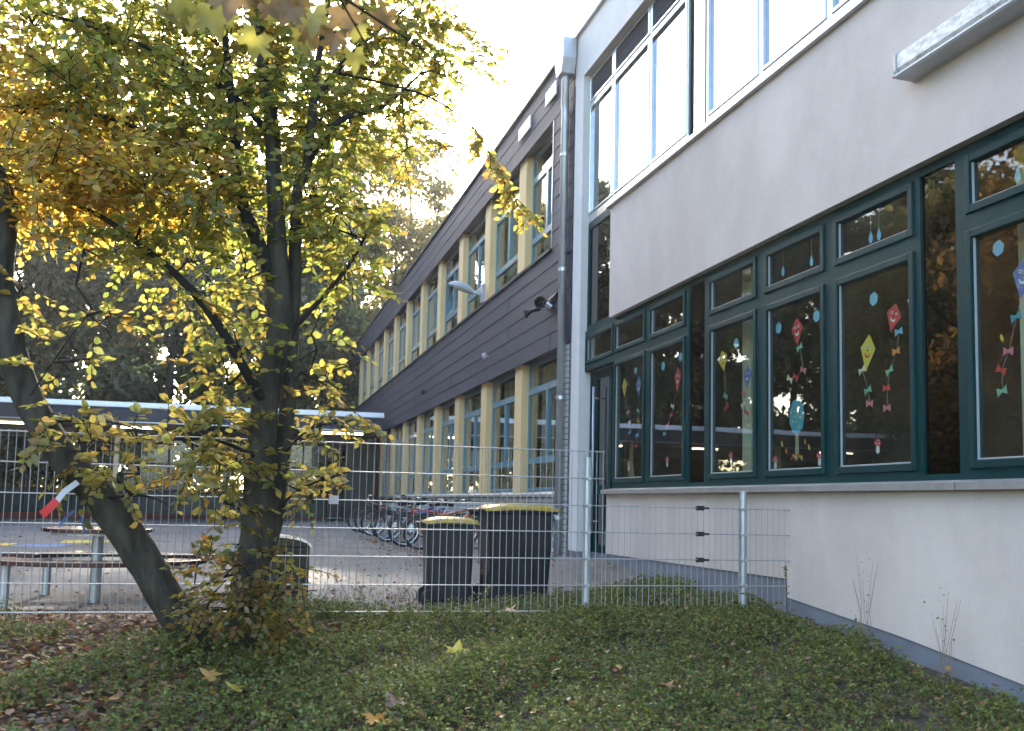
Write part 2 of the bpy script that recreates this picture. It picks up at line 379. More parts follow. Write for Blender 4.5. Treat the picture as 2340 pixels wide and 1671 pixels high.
for yy in (5.3, 9.02):
    P(MB().box(4.52, 4.68, yy - .09, yy + .09, -.6, 2.3), 'room_column', 'room_column')

def ring(mb, y0, y1, z0, z1, w_, x0, x1):
    mb.box(x0, x1, y0, y0 + w_, z0, z1); mb.box(x0, x1, y1 - w_, y1, z0, z1)
    mb.box(x0, x1, y0 + w_, y1 - w_, z0, z0 + w_); mb.box(x0, x1, y0 + w_, y1 - w_, z1 - w_, z1)

def win_unit(o0, o1, g0, g1, zs, X, name='window', glass='glass', parent=None, beads=True, fm='frame_green', sw=.052):
    """o0..o1 outer limits in y, g0..g1 glass limits, zs = list of (glass bottom, glass top)."""
    fr = MB(); zb = zs[0][0] - .14; zt = zs[-1][1] + .12
    fr.box(X, X + .07, o0, g0 - (sw + .003), zb, zt); fr.box(X, X + .07, g1 + (sw + .003), o1, zb, zt)
    lo = zb
    for i, (a, b) in enumerate(zs):
        fr.box(X, X + .07, g0 - (sw + .003), g1 + (sw + .003), lo, a - (sw + .003)); lo = b + (sw + .003)
    fr.box(X, X + .07, g0 - (sw + .003), g1 + (sw + .003), lo, zt)
    f = P(fr, name, fm, parent or pb)
    for a, b in zs:
        s = MB(); ring(s, g0 - sw, g1 + sw, a - sw, b + sw, sw, X - .016, X + .05); P(s, 'sash', fm, f, bevel=.006)
        P(MB().box(X + .018, X + .024, g0, g1, a, b), 'pane', 'painted_soffit_reflection' if (glass == 'glass_up' and a > 5.4) else glass, f)  # upper top lights are opaque, with the soffit reflection painted into their colour
        if beads:
            s = MB(); s.box(X + .004, X + .017, g1 - .009, g1 - .0005, a + .0005, b - .0005); s.box(X + .004, X + .017, g0 + .0005, g1 - .009, a + .0005, a + .009); P(s, 'glazing_bead', 'bead', f)
    return f
LOWZ = [(.33, 1.70), (1.91, 2.18)]
W = 4.27
edges = [(12.06, 10.945, 11.06, 11.985), (10.945, 9.86, 9.93, 10.83), (9.36, 8.25, 8.38, 9.275), (8.25, 7.125, 7.25, 8.125), (7.125, 6.06, 6.12, 7.005), (5.58, 4.48, 4.60, 5.485), (4.48, 3.40, 3.46, 4.36)]
for o1, o0, g0, g1 in edges: win_unit(o0, o1, g0, g1, LOWZ, W)
def dark_panel(y0, y1, z0, z1, X):
    s = MB(); ring(s, y0, y1, z0, z1, .06, X, X + .06)
    f = P(s, 'spandrel_window', 'frame_green'); P(MB().box(X + .02, X + .026, y0 + .06, y1 - .06, z0 + .06, z1 - .06), 'pane', 'glass_dark', f)
    P(MB().box(X + .06, X + .07, y0, y1, z0, z1), 'backing', 'black', f)
dark_panel(9.36, 9.86, .19, 2.30, W); dark_panel(5.58, 6.06, .19, 2.30, W); dark_panel(2.9, 3.40, .19, 2.30, W)
P(MB().box(4.27, 4.36, -2, 2.9, .19, 2.30), 'blind_wall', 'plaster')
# transom over the door, dark panel above it, and the upper window band
f = win_unit(12.06, 13.24, 12.17, 13.14, [(1.91, 2.19)], W + .01)
X2 = 4.30
s = MB(); ring(s, 12.0, 13.24, 2.31, 3.76, .07, X2, X2 + .06); f = P(s, 'spandrel_window', 'frame_green')
P(MB().box(X2 + .02, X2 + .026, 12.07, 13.17, 2.38, 3.69), 'pane', 'glass_dark', f); P(MB().box(X2 + .06, X2 + .07, 12.0, 13.24, 2.31, 3.76), 'backing', 'black', f)
UPZ = [(3.93, 5.38), (5.50, 5.79)]
K = X2 / 4.27
ue = [(13.24, 12.26, 12.31, 13.19), (12.26, 11.00, 11.06, 12.20), (11.00, 9.92, 9.98, 10.94), (9.46, 8.31, 8.38, 9.40), (8.31, 7.16, 7.23, 8.24), (7.16, 6.02, 6.08, 7.09), (6.02, 4.88, 4.95, 5.95), (4.88, 3.7, 3.77, 4.81), (3.7, 2.5, 2.57, 3.63)]
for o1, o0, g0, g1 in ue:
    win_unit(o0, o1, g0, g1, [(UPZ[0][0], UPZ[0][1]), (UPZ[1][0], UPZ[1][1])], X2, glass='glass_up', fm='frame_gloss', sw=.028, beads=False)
s = MB(); ring(s, 9.46, 9.92, 3.79, 5.91, .05, X2, X2 + .06); f = P(s, 'spandrel_window', 'frame_green')
P(MB().box(X2 + .02, X2 + .026, 9.51, 9.87, 3.84, 5.86), 'pane', 'glass_up', f)
P(MB().box(X2 + .002, X2 + .06, -2, 13.238, 3.762, 3.789), 'frame_rail', 'frame_green')
P(MB().box(X2 + .01, X2 + .06, -2, 2.5, 3.79, 5.85), 'blind_wall', 'plaster')
# door
d = MB(); ring(d, 12.50, 13.18, -.60, 1.76, .10, 4.40, 4.45); d.box(4.40, 4.45, 12.60, 13.08, .15, .27)
door = P(d, 'door', 'frame_green'); P(MB().box(4.42, 4.426, 12.60, 13.08, -.5, .15), 'pane', 'glass_dark', door); P(MB().box(4.42, 4.426, 12.60, 13.08, .27, 1.66), 'pane', 'glass_dark', door)
h = MB(); h.tube([(4.33, 13.0, -.35), (4.33, 13.0, 1.55)], .017, 10); h.tube([(4.33, 13.0, -.2), (4.40, 13.0, -.2)], .012, 6); h.tube([(4.33, 13.0, 1.4), (4.40, 13.0, 1.4)], .012, 6)
P(h, 'handle', 'zinc', door, smooth=True)
P(MB().box(4.36, 4.42, 13.18, 13.24, -.6, 1.78).box(4.36, 4.42, 12.06, 12.12, -.6, 1.78), 'door_frame', 'frame_green')
# drainpipe with hopper
dp = MB(); PX, PY = 4.13, 13.86
dp.tube([(PX, PY, -.80), (PX, PY, 5.55), (PX - .02, PY - .03, 5.68), (4.09, 13.74, 5.98), (4.08, 13.72, 6.12)], [.058] * 5, 12, mi=0)
dpo = P(dp, 'drainpipe', 'zinc', smooth=True)
hp = MB(); hp.prism([(13.60, 6.02), (13.84, 6.02), (13.93, 6.22), (13.93, 6.52), (13.52, 6.52), (13.52, 6.22)], 3.98, 4.18, 'x'); P(hp, 'hopper', 'zinc', dpo, bevel=.012)
for zz in (-.2, 1.45, 3.25, 4.9):
    b = MB(); b.tube([(PX, PY, zz), (PX, PY, zz + .05)], .068, 12); b.box(PX, 4.21, PY - .012, PY + .012, zz + .01, zz + .04); P(b, 'pipe_bracket', 'metal', dpo)

# ------------------------------------------------------------------ slate building (left, behind)
sb = empty('slate_building', (4.2, 32, -0.75), 'long two storey building clad in dark slate with cream pillars and blue windows', 'building')
SY0, SY1 = 13.66, 51.2
P(MB().box(4.24, 11, SY0, SY1, 2.27, 3.74), 'floor_slab', 'slate_edge', sb)
P(MB().box(4.24, 11, SY0, SY1, 5.78, 6.50), 'roof_slab', 'slate_edge', sb)
P(MB().box(4.15, 11.05, SY0 - .0, SY1 + .05, 6.52, 6.57), 'roof_edge', 'slate_edge', sb)
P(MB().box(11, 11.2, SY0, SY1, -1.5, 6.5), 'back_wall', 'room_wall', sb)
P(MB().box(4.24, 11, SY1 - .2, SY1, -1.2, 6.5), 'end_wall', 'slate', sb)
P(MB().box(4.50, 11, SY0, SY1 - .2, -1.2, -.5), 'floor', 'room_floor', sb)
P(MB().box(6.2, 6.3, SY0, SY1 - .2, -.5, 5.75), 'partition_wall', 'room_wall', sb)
P(MB().box(4.16, 4.24, 14.65, SY1, 3.735, 3.775), 'ledge', 'slate_edge', sb)
# slate boards, course by course, each with its own bottom lip
boards = {}
def slate_board(y0, y1, z0, z1):
    key = (round(y1 - y0, 3), round(z1 - z0, 3))
    if key not in boards:
        L, H = key; out = []
        for mn in ('slate', 'slate_b', 'slate_c'):
            mb = MB(); mb.prism([(-.034, .004), (-.026, H + .002), (.012, H + .002), (.012, .004)], .0015, L - .0015, 'y')
            o = mb.build('slate_board', mn); out.append(o.data); bpy.data.objects.remove(o)
        boards[key] = out
    me = random.choice(boards[key])
    o = bpy.data.objects.new('slate_board', me); COL.objects.link(o); o.parent = sb
    o.location = (4.225 - 4.2 + random.uniform(-.002, .002), y0 - 32, z0 + .75)
ys = [SY0, 14.65] + [14.65 + 2.6 * i for i in range(1, 15)] + [SY1]
for a, b in zip(ys[:-1], ys[1:]):
    for c in range(6): slate_board(a, b, 2.24 + c * .2525, 2.24 + (c + 1) * .2525)
    for c in range(3): slate_board(a, b, 5.73 + c * .263, 5.73 + (c + 1) * .263)
for c in range(8): slate_board(SY0, 14.65, 3.755 + c * .2469, 3.755 + (c + 1) * .2469)
P(MB().box(4.24, 4.5, SY0, 14.64, 3.74, 5.78), 'wall', 'slate_edge', sb)
P(MB().box(4.185, 4.235, 14.652, 14.668, 3.78, 5.73), 'corner_trim', 'metal', sb)
for a, b in ((15.93, 16.67), (14.45, 15.02)):
    P(MB().box(4.150, 4.172, a, b, 6.06, 6.27), 'white_panel', 'white_panel', sb)
# pillars
PIL = [16.53 + 2.645 * i for i in range(14)]
for zlo, zhi in ((3.74, 5.78), (.14, 2.27)):
    for i, yy in enumerate(PIL):
        if yy > 50.8: continue
        P(MB().box(4.265, 4.46, yy, yy + .46, zlo, zhi), 'pillar', 'pillar', sb, bevel=.008)
# windows between the pillars
def blue_window(y0, y1, z0, zr, zt, z1, tilt=False):
    X = 4.385; m = (y0 + y1) / 2
    f = MB(); ring(f, y0, y1, z0, z1, .055, X, X + .06)
    f.box(X - .01, X + .06, y0 + .055, y1 - .055, zr - .05, zr + .05); f.box(X - .01, X + .06, y0 + .055, y1 - .055, zt - .05, zt + .05)
    f.box(X - .012, X + .06, m - .04, m + .04, zr + .05, zt - .05)
    fo = P(f, 'window', 'frame_blue', sb)
    P(MB().box(X + .02, X + .026, y0 + .055, y1 - .055, z0 + .055, zr - .05), 'pane', 'glass', fo)
    P(MB().box(X + .02, X + .026, y0 + .055, y1 - .055, zt + .05, z1 - .055), 'pane', 'glass', fo)
    P(MB().box(X + .02, X + .026, y0 + .055, m - .04, zr + .05, zt - .05), 'pane', 'glass', fo)
    if not tilt:
        P(MB().box(X + .02, X + .026, m + .04, y1 - .055, zr + .05, zt - .05), 'pane', 'glass', fo)
    else:
        s = MB(); ring(s, m + .04, y1 - .055, 0, zt - zr - .1, .05, -.02, .03); s2 = MB().box(0, .006, m + .09, y1 - .105, .05, zt - zr - .15)
        so_ = s.build('tilted_sash', 'frame_blue'); po = s2.build('pane', 'glass'); po.parent = so_
        so_.parent = fo; so_.matrix_parent_inverse = Matrix.Identity(4); so_.location = (X, 0, zr + .05); so_.rotation_euler = (0, -math.radians(14) * -1, 0)
    # curtain, wavy
    for ca, cb in ((y0 + .05, y0 + .05 + (y1 - y0) * random.uniform(.25, .48)), (y1 - .05 - (y1 - y0) * random.uniform(.2, .45), y1 - .05)):
        n = max(6, int((cb - ca) / .035)); c = MB(); vs = []; fs = []
        for i in range(n + 1):
            t = i / n; x = 4.60 + .03 * math.sin(t * n * 1.35)
            vs += [(x, ca + (cb - ca) * t, z0 + .08), (x + .01, ca + (cb - ca) * t, z1 - .03)]
        fs = [(2 * i, 2 * i + 2, 2 * i + 3, 2 * i + 1) for i in range(n)]
        c.add(vs, fs); P(c, 'curtain', 'curtain', sb, smooth=True)
for i in range(14):
    y0 = 14.68 if i == 0 else PIL[i - 1] + .462
    y1 = PIL[i] - .002
    if y1 > 51: continue
    blue_window(y0, y1, 3.80, 4.30, 5.32, 5.775, tilt=(i == 3))
for i in range(8):
    y0 = 14.24 if i == 0 else PIL[i - 1] + .462
    blue_window(y0, PIL[i] - .002, .21, .69, 1.81, 2.265)
P(MB().box(4.385, 4.45, PIL[7] + .462, SY1 - .2, -.6, 2.27), 'wall', 'slate_edge', sb)
P(MB().prism([(4.14, .11), (4.14, .15), (4.40, .20), (4.40, .11)], 14.24, 34.6, 'y'), 'window_sill', 'zinc', sb)
# whitewashed brick: backing wall and pier, bricks laid on them
P(MB().box(4.215, 4.50, 13.74, 34.6, -1.2, .11), 'wall', 'mortar', sb)
P(MB().box(4.215, 4.50, 13.74, 14.22, .11, 2.25), 'pier', 'mortar', sb)
P(MB().box(4.215, 4.50, 33.4, 34.0, .2, 2.25), 'pier', 'mortar', sb)
bm_ = MB().box(-.012, .02, 0, .228, 0, .0625); bo = bm_.build('brick', 'brick_white', bevel=.004); bdat = bo.data; bpy.data.objects.remove(bo)
bh = MB().box(-.012, .02, 0, .108, 0, .0625); bo = bh.build('brick', 'brick_white'); bdat2 = bo.data; bpy.data.objects.remove(bo)
def brick(y, z, d_=None):
    o = bpy.data.objects.new('brick', d_ or bdat); COL.objects.link(o); o.parent = sb
    o.location = (4.207 - 4.2 + random.uniform(-.003, .003), y - 32, z + .75)
for k in range(39):
    z = -.80 + k * .0775
    if k % 2: brick(13.745, z, bdat2); brick(13.865, z); brick(14.105, z, bdat2)
    else: brick(13.745, z); brick(13.985, z)
rest = MB()
for k in range(12):
    z = -.82 + k * .0775
    for j in range(84):
        y = 14.23 + j * .24 + (k % 2) * .12
        if y < 34.3:
            x = 4.207 + random.uniform(-.003, .003); rest.box(x - .012, x + .02, y, y + .228, z, z + .0625)
for k in range(26):
    for j in range(2):
        y = 33.42 + j * .24 + (k % 2) * .1; rest.box(4.195, 4.227, y, y + .225, .21 + k * .0775, .21 + k * .0775 + .0625)
P(rest, 'far_bricks', 'brick_white', sb)['kind'] = 'stuff'

# ------------------------------------------------------------------ covered walkway at the back
cb_ = empty('canopy_building', (-6, 34.5, -.75), 'low glazed walkway with dark fascia and bright white roof edge behind the yard', 'building')
CX0, CX1, CY = -20.0, 3.98, 32.5
P(MB().box(CX0, CX1, CY, CY + .12, 2.12, 2.555), 'fascia', 'canopy_dark', cb_)
P(MB().prism([(CY - .06, 2.556), (CY - .06, 2.58), (CY + .06, 2.72), (CY + .3, 2.74), (CY + .3, 2.556)], CX0, CX1 + .02, 'x'), 'roof_edge', 'canopy_white', cb_)
P(MB().box(CX0, CX1, CY + .12, 37.2, 2.20, 2.55), 'roof', 'soffit', cb_)
P(MB().box(CX0, CX1, CY - .012, CY, 2.12, 2.15), 'trim', 'metal', cb_)
P(MB().box(CX0, CX1, 36.35, 36.5, 1.82, 2.2), 'beam', 'canopy_dark', cb_)
for x in (-3.83, -9.2, -14.6):
    P(MB().box(x - .07, x + .07, CY + .6, CY + .74, -1.0, 2.2), 'post', 'pillar', cb_)
P(MB().box(CX0, CX1, 36.40, 36.55, -1.2, -.60), 'base_wall', 'red_band', cb_)
x = CX0
while x < 2.2:
    a, b = x + .06, min(x + 1.45, CX1)
    P(MB().box(x, x + .06, 36.36, 36.48, -.6, 1.82), 'mullion', 'dark_frame', cb_)
    P(MB().box(a, b, 36.40, 36.44, -.6, .12), 'panel', 'green_panel', cb_)
    P(MB().box(a, b, 36.38, 36.46, .12, .20), 'rail', 'dark_frame', cb_)
    P(MB().box(a, b, 36.38, 36.46, 1.02, 1.08), 'rail', 'dark_frame', cb_)
    P(MB().box(a, b, 36.415, 36.421, .20, 1.02), 'pane', 'glass_thin', cb_); P(MB().box(a, b, 36.415, 36.421, 1.08, 1.82), 'pane', 'glass_thin', cb_)
    x += 1.45
P(MB().box(x, CX1 + .2, 36.38, 36.5, -.8, 2.2), 'wall', 'green_panel', cb_)
P(MB().box(CX0, CX1, 38.6, 38.7, -1.2, .15), 'rear_wall', 'green_panel', cb_)
def tube_lamp(x, y, label):
    e = empty('ceiling_lamp', (x, y, 2.12), label, 'lamp', 'tube lamps under the walkway roof')
    MB().box(-.70, .70, -.06, .06, .04, .079).build('housing', 'lamp_grey', e)
    MB().tube([(-.66, 0, .015), (.66, 0, .015)], .034, 10).build('tube', 'tube_light', e, smooth=True)
tube_lamp(2.86, 34.1, 'lit tube lamp under the walkway roof next to the slate building')
tube_lamp(-3.55, 35.1, 'lit tube lamp under the walkway roof between the two near tree trunks')
tube_lamp(-7.1, 34.9, 'lit tube lamp under the walkway roof at the far left')
tube_lamp(-12.5, 34.9, 'lit tube lamp in the walkway beyond the left edge of the view')

# ------------------------------------------------------------------ wire fence
YF = 7.64
fe = empty('wire_fence', (0, YF, -.87), 'grey galvanised welded wire fence crossing in front of the yard', 'fence')
FX0, FX1 = -5.2, 2.64
RA = [.412, .206, 0.0, -.20, -.40, -.60, -.79]
wv = MB().tube([(0, 0, 0), (0, 0, 1)], .0027, 5).build('vertical_wire', 'wire'); wvd = wv.data; bpy.data.objects.remove(wv)
wh = MB().tube([(0, 0, 0), (1, 0, 0)], .0040, 5).build('rail_wire', 'wire'); whd = wh.data; bpy.data.objects.remove(wh)
def wire(name, dta, loc, sx=1, sz=1):
    o = bpy.data.objects.new(name, dta); COL.objects.link(o); o.parent = fe
    o.location = (loc[0], loc[1] - YF, loc[2] + .87); o.scale = (sx, 1, sz); return o
n = int((FX1 - FX0) / .05)
for i in range(n + 1):
    x = FX1 - .01 - i * .05
    wire('vertical_wire', wvd, (x + random.uniform(-.0015, .0015), YF, -.90), sz=.412 + .90 + .012)
for z in RA: wire('rail_wire', whd, (FX0, YF - .006, z), sx=FX1 - FX0); wire('rail_wire', whd, (FX0, YF + .006, z), sx=FX1 - FX0)
for i in range(32):
    x = 2.66 + i * .05
    wire('vertical_wire', wvd, (x, YF, -.75), sz=.75 + .012)
for z in (0, -.2, -.4, -.6): wire('rail_wire', whd, (2.645, YF - .006, z), sx=1.56); wire('rail_wire', whd, (2.645, YF + .006, z), sx=1.56)
for x, zt in ((2.52, .355), (3.82, .13), (.02, .44), (-2.48, .44)):
    m = MB(); m.tube([(x, YF + .045, -1.3), (x, YF + .045, zt)], .030, 14)
    po = P(m, 'post', 'zinc', fe, smooth=False)
    P(MB().tube([(x, YF + .045, zt), (x, YF + .045, zt + .012)], .033, 14), 'post_cap', 'zinc', po)
    for z in RA:
        if z < zt: P(MB().tube([(x, YF + .045, z - .012), (x, YF + .045, z + .012)], .035, 12).box(x - .012, x + .012, YF - .012, YF + .02, z - .012, z + .012), 'clamp', 'metal', po)
for z in (0, -.2, -.4):
    P(MB().box(3.405, 3.455, YF - .03, YF + .02, z - .018, z + .018).box(3.455, 3.50, YF - .018, YF + .004, z - .008, z + .008), 'joint_clip', 'black', fe)
sg = MB().box(-.034, .034, -.004, 0, -.03, .03).build('sign_plate', 'tape_white'); sg.location = (.60, YF - .014, .0)
tag(sg, 'small blank white plate clipped to a rail of the wire fence', 'sign')
exec_after = []

# ------------------------------------------------------------------ objects on the buildings
# strip light on the plaster wall
wl = empty('wall_light', (4.2, 5.2, 2.95), 'long mottled white strip light mounted on the rendered wall', 'lamp')
Y0, Y1 = 4.30, 5.94
P(MB().prism([(4.198, 2.86), (4.198, 3.06), (4.165, 3.05), (4.165, 2.87)], Y0, Y1, 'y'), 'base_plate', 'lamp_grey', wl)
P(MB().prism([(4.165, 2.895), (4.07, 2.90), (4.05, 2.93), (4.05, 3.02), (4.075, 3.05), (4.165, 3.045)], Y0 + .02, Y1 - .02, 'y'), 'cover', 'cover', wl, bevel=.01)
P(MB().prism([(4.165, 2.868), (4.055, 2.872), (4.045, 2.885), (4.05, 2.897), (4.165, 2.893)], Y0, Y1, 'y'), 'lip', 'lamp_grey', wl)
for a, b in ((Y1 - .02, Y1 + .006), (Y0 - .006, Y0 + .02)):
    P(MB().prism([(4.165, 2.87), (4.06, 2.875), (4.042, 2.92), (4.042, 3.03), (4.07, 3.06), (4.165, 3.055)], a, b, 'y'), 'end_cap', 'lamp_grey', wl)
P(MB().tube([(4.05, Y1 + .006, 2.885), (4.05, Y1 + .012, 2.885)], .008, 8), 'screw', 'tape_red', wl)
# lamp head on an arm
br = empty('bracket_lamp', (4.2, 19.25, 4.0), 'grey street lamp head on a short arm above the slate band', 'lamp')
P(MB().box(4.14, 4.2, 19.18, 19.34, 3.80, 4.15), 'wall_plate', 'lamp_grey', br)
P(MB().tube([(4.14, 19.26, 3.95), (4.06, 19.28, 3.97), (3.98, 19.3, 4.0)], .032, 10), 'arm', 'lamp_grey', br, smooth=True)
hv = MB(); secs = []
for t, hw, ht, hb in ((0, .05, .05, -.05), (.15, .10, .10, -.06), (.4, .13, .15, -.05), (.7, .125, .13, -.035), (.92, .09, .07, -.02), (1.0, .02, .02, -.005)):
    secs.append((t, hw, ht, hb))
vs = []; fs = []; nr_ = 10
for t, hw, ht, hb in secs:
    cx, cz = 4.00 - .47 * t, 4.0 + .12 * t; hw *= .9; ht *= .9; hb *= .9
    for j in range(nr_):
        a = 2 * math.pi * j / nr_; vs.append((cx, 19.34 + .03 * t + hw * math.cos(a), cz + (ht * math.sin(a) if math.sin(a) > 0 else -hb * math.sin(a))))
for i in range(len(secs) - 1):
    for j in range(nr_): fs.append((i * nr_ + j, (i + 1) * nr_ + j, (i + 1) * nr_ + (j + 1) % nr_, i * nr_ + (j + 1) % nr_))
fs += [tuple(range(nr_)), tuple((len(secs) - 1) * nr_ + j for j in range(nr_))[::-1]]
hv.add(vs, fs); P(hv, 'lamp_head', 'lamp_grey', br, smooth=True)
P(MB().prism([(3.62, 4.058), (3.62, 4.07), (3.90, 4.0), (3.90, 3.985)], 19.29, 19.41, 'y'), 'lens', 'room_column', br)
# loudspeaker cluster
ls = empty('loudspeaker', (4.2, 14.6, 2.93), 'black horn loudspeaker with round mouth on the slate corner', 'loudspeaker')
def horn(c, dirv, R, L, name):
    c = Vector(c); d_ = Vector(dirv).normalized(); m = MB()
    m.tube([c, c + d_ * L * .45, c + d_ * L * .8, c + d_ * L], [R * .28, R * .38, R * .75, R], 16, cap=False); m.tube([c - d_ * .10, c], [R * .5, R * .5], 12)
    m.tube([c + d_ * L * .35, c + d_ * L * .75], [R * .12, R * .2], 10)
    o = P(m, name, 'black', ls, smooth=True); sol = o.modifiers.new('solid', 'SOLIDIFY'); sol.thickness = .006
horn((4.06, 14.75, 2.95), (-.25, -1, -.08), .095, .17, 'horn'); horn((4.02, 14.95, 2.88), (-.7, .4, -.3), .07, .14, 'horn')
P(MB().tube([(4.2, 14.55, 2.92), (4.07, 14.6, 2.95)], .025, 8).box(4.15, 4.2, 14.45, 14.65, 2.85, 3.0), 'bracket', 'black', ls)
P(MB().tube([(4.05, 14.3, 2.86), (4.1, 14.22, 2.80)], [.05, .035], 10), 'spotlight', 'chrome', ls); P(MB().tube([(4.1, 14.25, 2.9), (4.14, 14.1, 2.98)], [.06, .03], 10), 'spotlight', 'black', ls)
for (yy, zz, lb) in ((18.62, 2.68, 'small pale sensor on the slate band nearer the drainpipe'), (25.64, 2.70, 'small dark sensor on the slate band farther down the facade')):
    e = empty('wall_sensor', (4.18, yy, zz), lb, 'sensor')
    mm = 'lamp_grey' if yy < 20 else 'black'
    MB().tube([(0, 0, 0), (-.08, 0, 0)], .02, 8).build('stem', mm, e); MB().tube([(-.09, 0, -.06), (-.09, 0, .03), (-.09, 0, .06)], [.035, .055, .03], 12).build('head', mm, e, smooth=True)

# ------------------------------------------------------------------ paper cut-outs behind the windows
XP = 4.305
def outline(kind, h, w_):
    if kind == 'kite': return [(0, .5 * h), (.5 * w_, .12 * h), (0, -.5 * h), (-.5 * w_, .12 * h)]
    if kind == 'bow': return [(-w_ / 2, h / 2), (0, h * .14), (w_ / 2, h / 2), (w_ / 2, -h / 2), (0, -h * .14), (-w_ / 2, -h / 2)]
    if kind == 'cloud': return [(w_ * .5 * math.cos(a) * (1 + .12 * abs(math.sin(3 * a + .6))), h * .5 * math.sin(a) * (1 + .12 * abs(math.sin(3 * a + .6)))) for a in [2 * math.pi * i / 30 for i in range(30)]]
    if kind == 'oval': return [(w_ * .5 * math.cos(a), h * .5 * math.sin(a)) for a in [2 * math.pi * i / 16 for i in range(16)]]
    if kind == 'crown': return [(w_ * .5 * math.cos(a) * (1 + .05 * math.cos(9 * a)), h * .5 * math.sin(a) * (1 + .05 * math.cos(9 * a))) for a in [2 * math.pi * i / 40 for i in range(40)]]
    if kind == 'cap': return [(w_ * .5 * math.cos(a), h * math.sin(a)) for a in [math.pi * i / 12 for i in range(13)]] + [(-w_ * .3, -h * .15), (w_ * .3, -h * .15)]
    if kind == 'stem': return [(-w_ * .4, h / 2), (w_ * .4, h / 2), (w_ * .55, -h * .3), (w_ * .3, -h / 2), (-w_ * .3, -h / 2), (-w_ * .55, -h * .3)]
    if kind == 'drop': return [(0, h * .6)] + [(w_ * .5 * math.cos(a), h * .4 * math.sin(a) - h * .1) for a in [math.radians(40 - i * 26) for i in range(11)]]
    if kind == 'smile': return [(w_ * .5 * math.cos(a), h * math.sin(a)) for a in [math.pi * (1 + i / 8) for i in range(9)]] + [(w_ * .35 * math.cos(a), h * .45 * math.sin(a)) for a in [math.pi * (2 - i / 8) for i in range(9)]]
    if kind == 'leaf': return [(0, .5 * h), (.28 * w_, .2 * h), (.3 * w_, -.1 * h), (0, -.5 * h), (-.3 * w_, -.1 * h), (-.28 * w_, .2 * h)]
def rot2(pts, a): return [(x * math.cos(a) - y * math.sin(a), x * math.sin(a) + y * math.cos(a)) for x, y in pts]
def cut(name, kind, dy, dz, h, w_, color, parent, layer=0, rot=0.0):
    pts = [(-px + dy, pz + dz) for px, pz in rot2(outline(kind, h, w_), rot)]   # y runs to the left in view
    x0 = -.0016 * layer
    o = MB().prism(pts, x0 - .0012, x0, 'x').build(name, 'paper_' + color, parent); return o
def paper(name, y, z, label, cat='paper cut-out', group=None): return empty(name, (XP, y, z), label, cat, group)
BOWC = ['pink', 'green', 'cream', 'orange', 'teal', 'blue', 'red']
def kite(y, z, h, w_, color, bows, label, rot=0.0):
    e = paper('paper_kite', y, z, label, 'paper kite', 'paper kites in the windows')
    cut('sail', 'kite', 0, 0, h, w_, color, e, 0, rot)
    for sx in (-1, 1):
        p = rot2([(sx * w_ * .15, h * .16)], rot)[0]
        cut('eye', 'oval', -p[0], p[1], h * .10, w_ * .15, 'white', e, 1); cut('pupil', 'oval', -p[0], p[1], h * .05, w_ * .07, 'black', e, 2)
    p = rot2([(0, h * .06)], rot)[0]; cut('nose', 'oval', -p[0], p[1], h * .05, w_ * .07, 'black', e, 1)
    p = rot2([(0, h * -.02)], rot)[0]; cut('mouth', 'smile', -p[0], p[1], h * .13, w_ * .34, 'red' if color == 'yellow' else 'white', e, 1, rot)
    prev = rot2([(0, -h * .5)], rot)[0]; prev = (-prev[0], prev[1])
    if bows:
        pts = [(.002, prev[0], prev[1])] + [(.002, by - y, bz - z) for by, bz, _ in bows]
        MB().tube(pts, .0022, 4).build('string', 'paper_string', e)
    for by, bz, c in bows: cut('bow', 'bow', by - y, bz - z, .055, .085, c, e, 1, random.uniform(-.5, .5))
kite(11.767, 1.411, .236, .17, 'yellow', [(11.635, 1.103, 'pink'), (11.583, .983, 'white'), (11.567, .863, 'teal')], 'yellow smiling paper kite in the window beside the door', .1)
kite(11.293, 1.373, .268, .17, 'blue', [(11.302, 1.097, 'green'), (11.292, .973, 'orange'), (11.322, .816, 'sky'), (11.358, .691, 'red')], 'dark blue paper kite in the window beside the door')
kite(10.164, 1.332, .263, .17, 'red', [(10.292, 1.063, 'cream'), (10.329, .971, 'red'), (10.42, .874, 'pink'), (10.507, .784, 'teal')], 'red paper kite in the second window from the door', -.12)
kite(9.079, 1.391, .21, .19, 'yellow', [(9.02, 1.05, 'green'), (9.0, .945, 'red')], 'yellow smiling paper kite in the third window from the door', .25)
kite(8.577, 1.182, .20, .17, 'blue', [(8.647, 1.036, 'pink'), (8.654, .94, 'cream'), (8.594, .863, 'red'), (8.542, .747, 'cream'), (8.525, .635, 'green')], 'grey blue paper kite in the third window from the door', -.15)
kite(7.69, 1.457, .235, .18, 'red', [(7.652, 1.321, 'green'), (7.596, 1.129, 'pink'), (7.717, 1.085, 'red'), (7.812, 1.079, 'cream')], 'red smiling paper kite above the teal paper tree', .05)
kite(6.365, 1.35, .20, .18, 'red', [(6.304, 1.242, 'sky'), (6.337, 1.11, 'orange'), (6.419, .984, 'green'), (6.455, .867, 'red'), (6.452, .726, 'pink')], 'red smiling paper kite with five bows beside the large yellow kite', -.35)
kite(6.684, 1.146, .27, .19, 'yellow', [(6.756, 1.029, 'cream'), (6.685, .873, 'green'), (6.665, .775, 'pink')], 'large yellow smiling paper kite beside the red kite with five bows', -.18)
kite(5.10, 1.37, .24, .18, 'blue', [(5.162, 1.153, 'teal'), (5.234, .96, 'pink'), (5.297, .856, 'red'), (5.295, .73, 'green')], 'dark blue paper kite in the rightmost window', -.2)
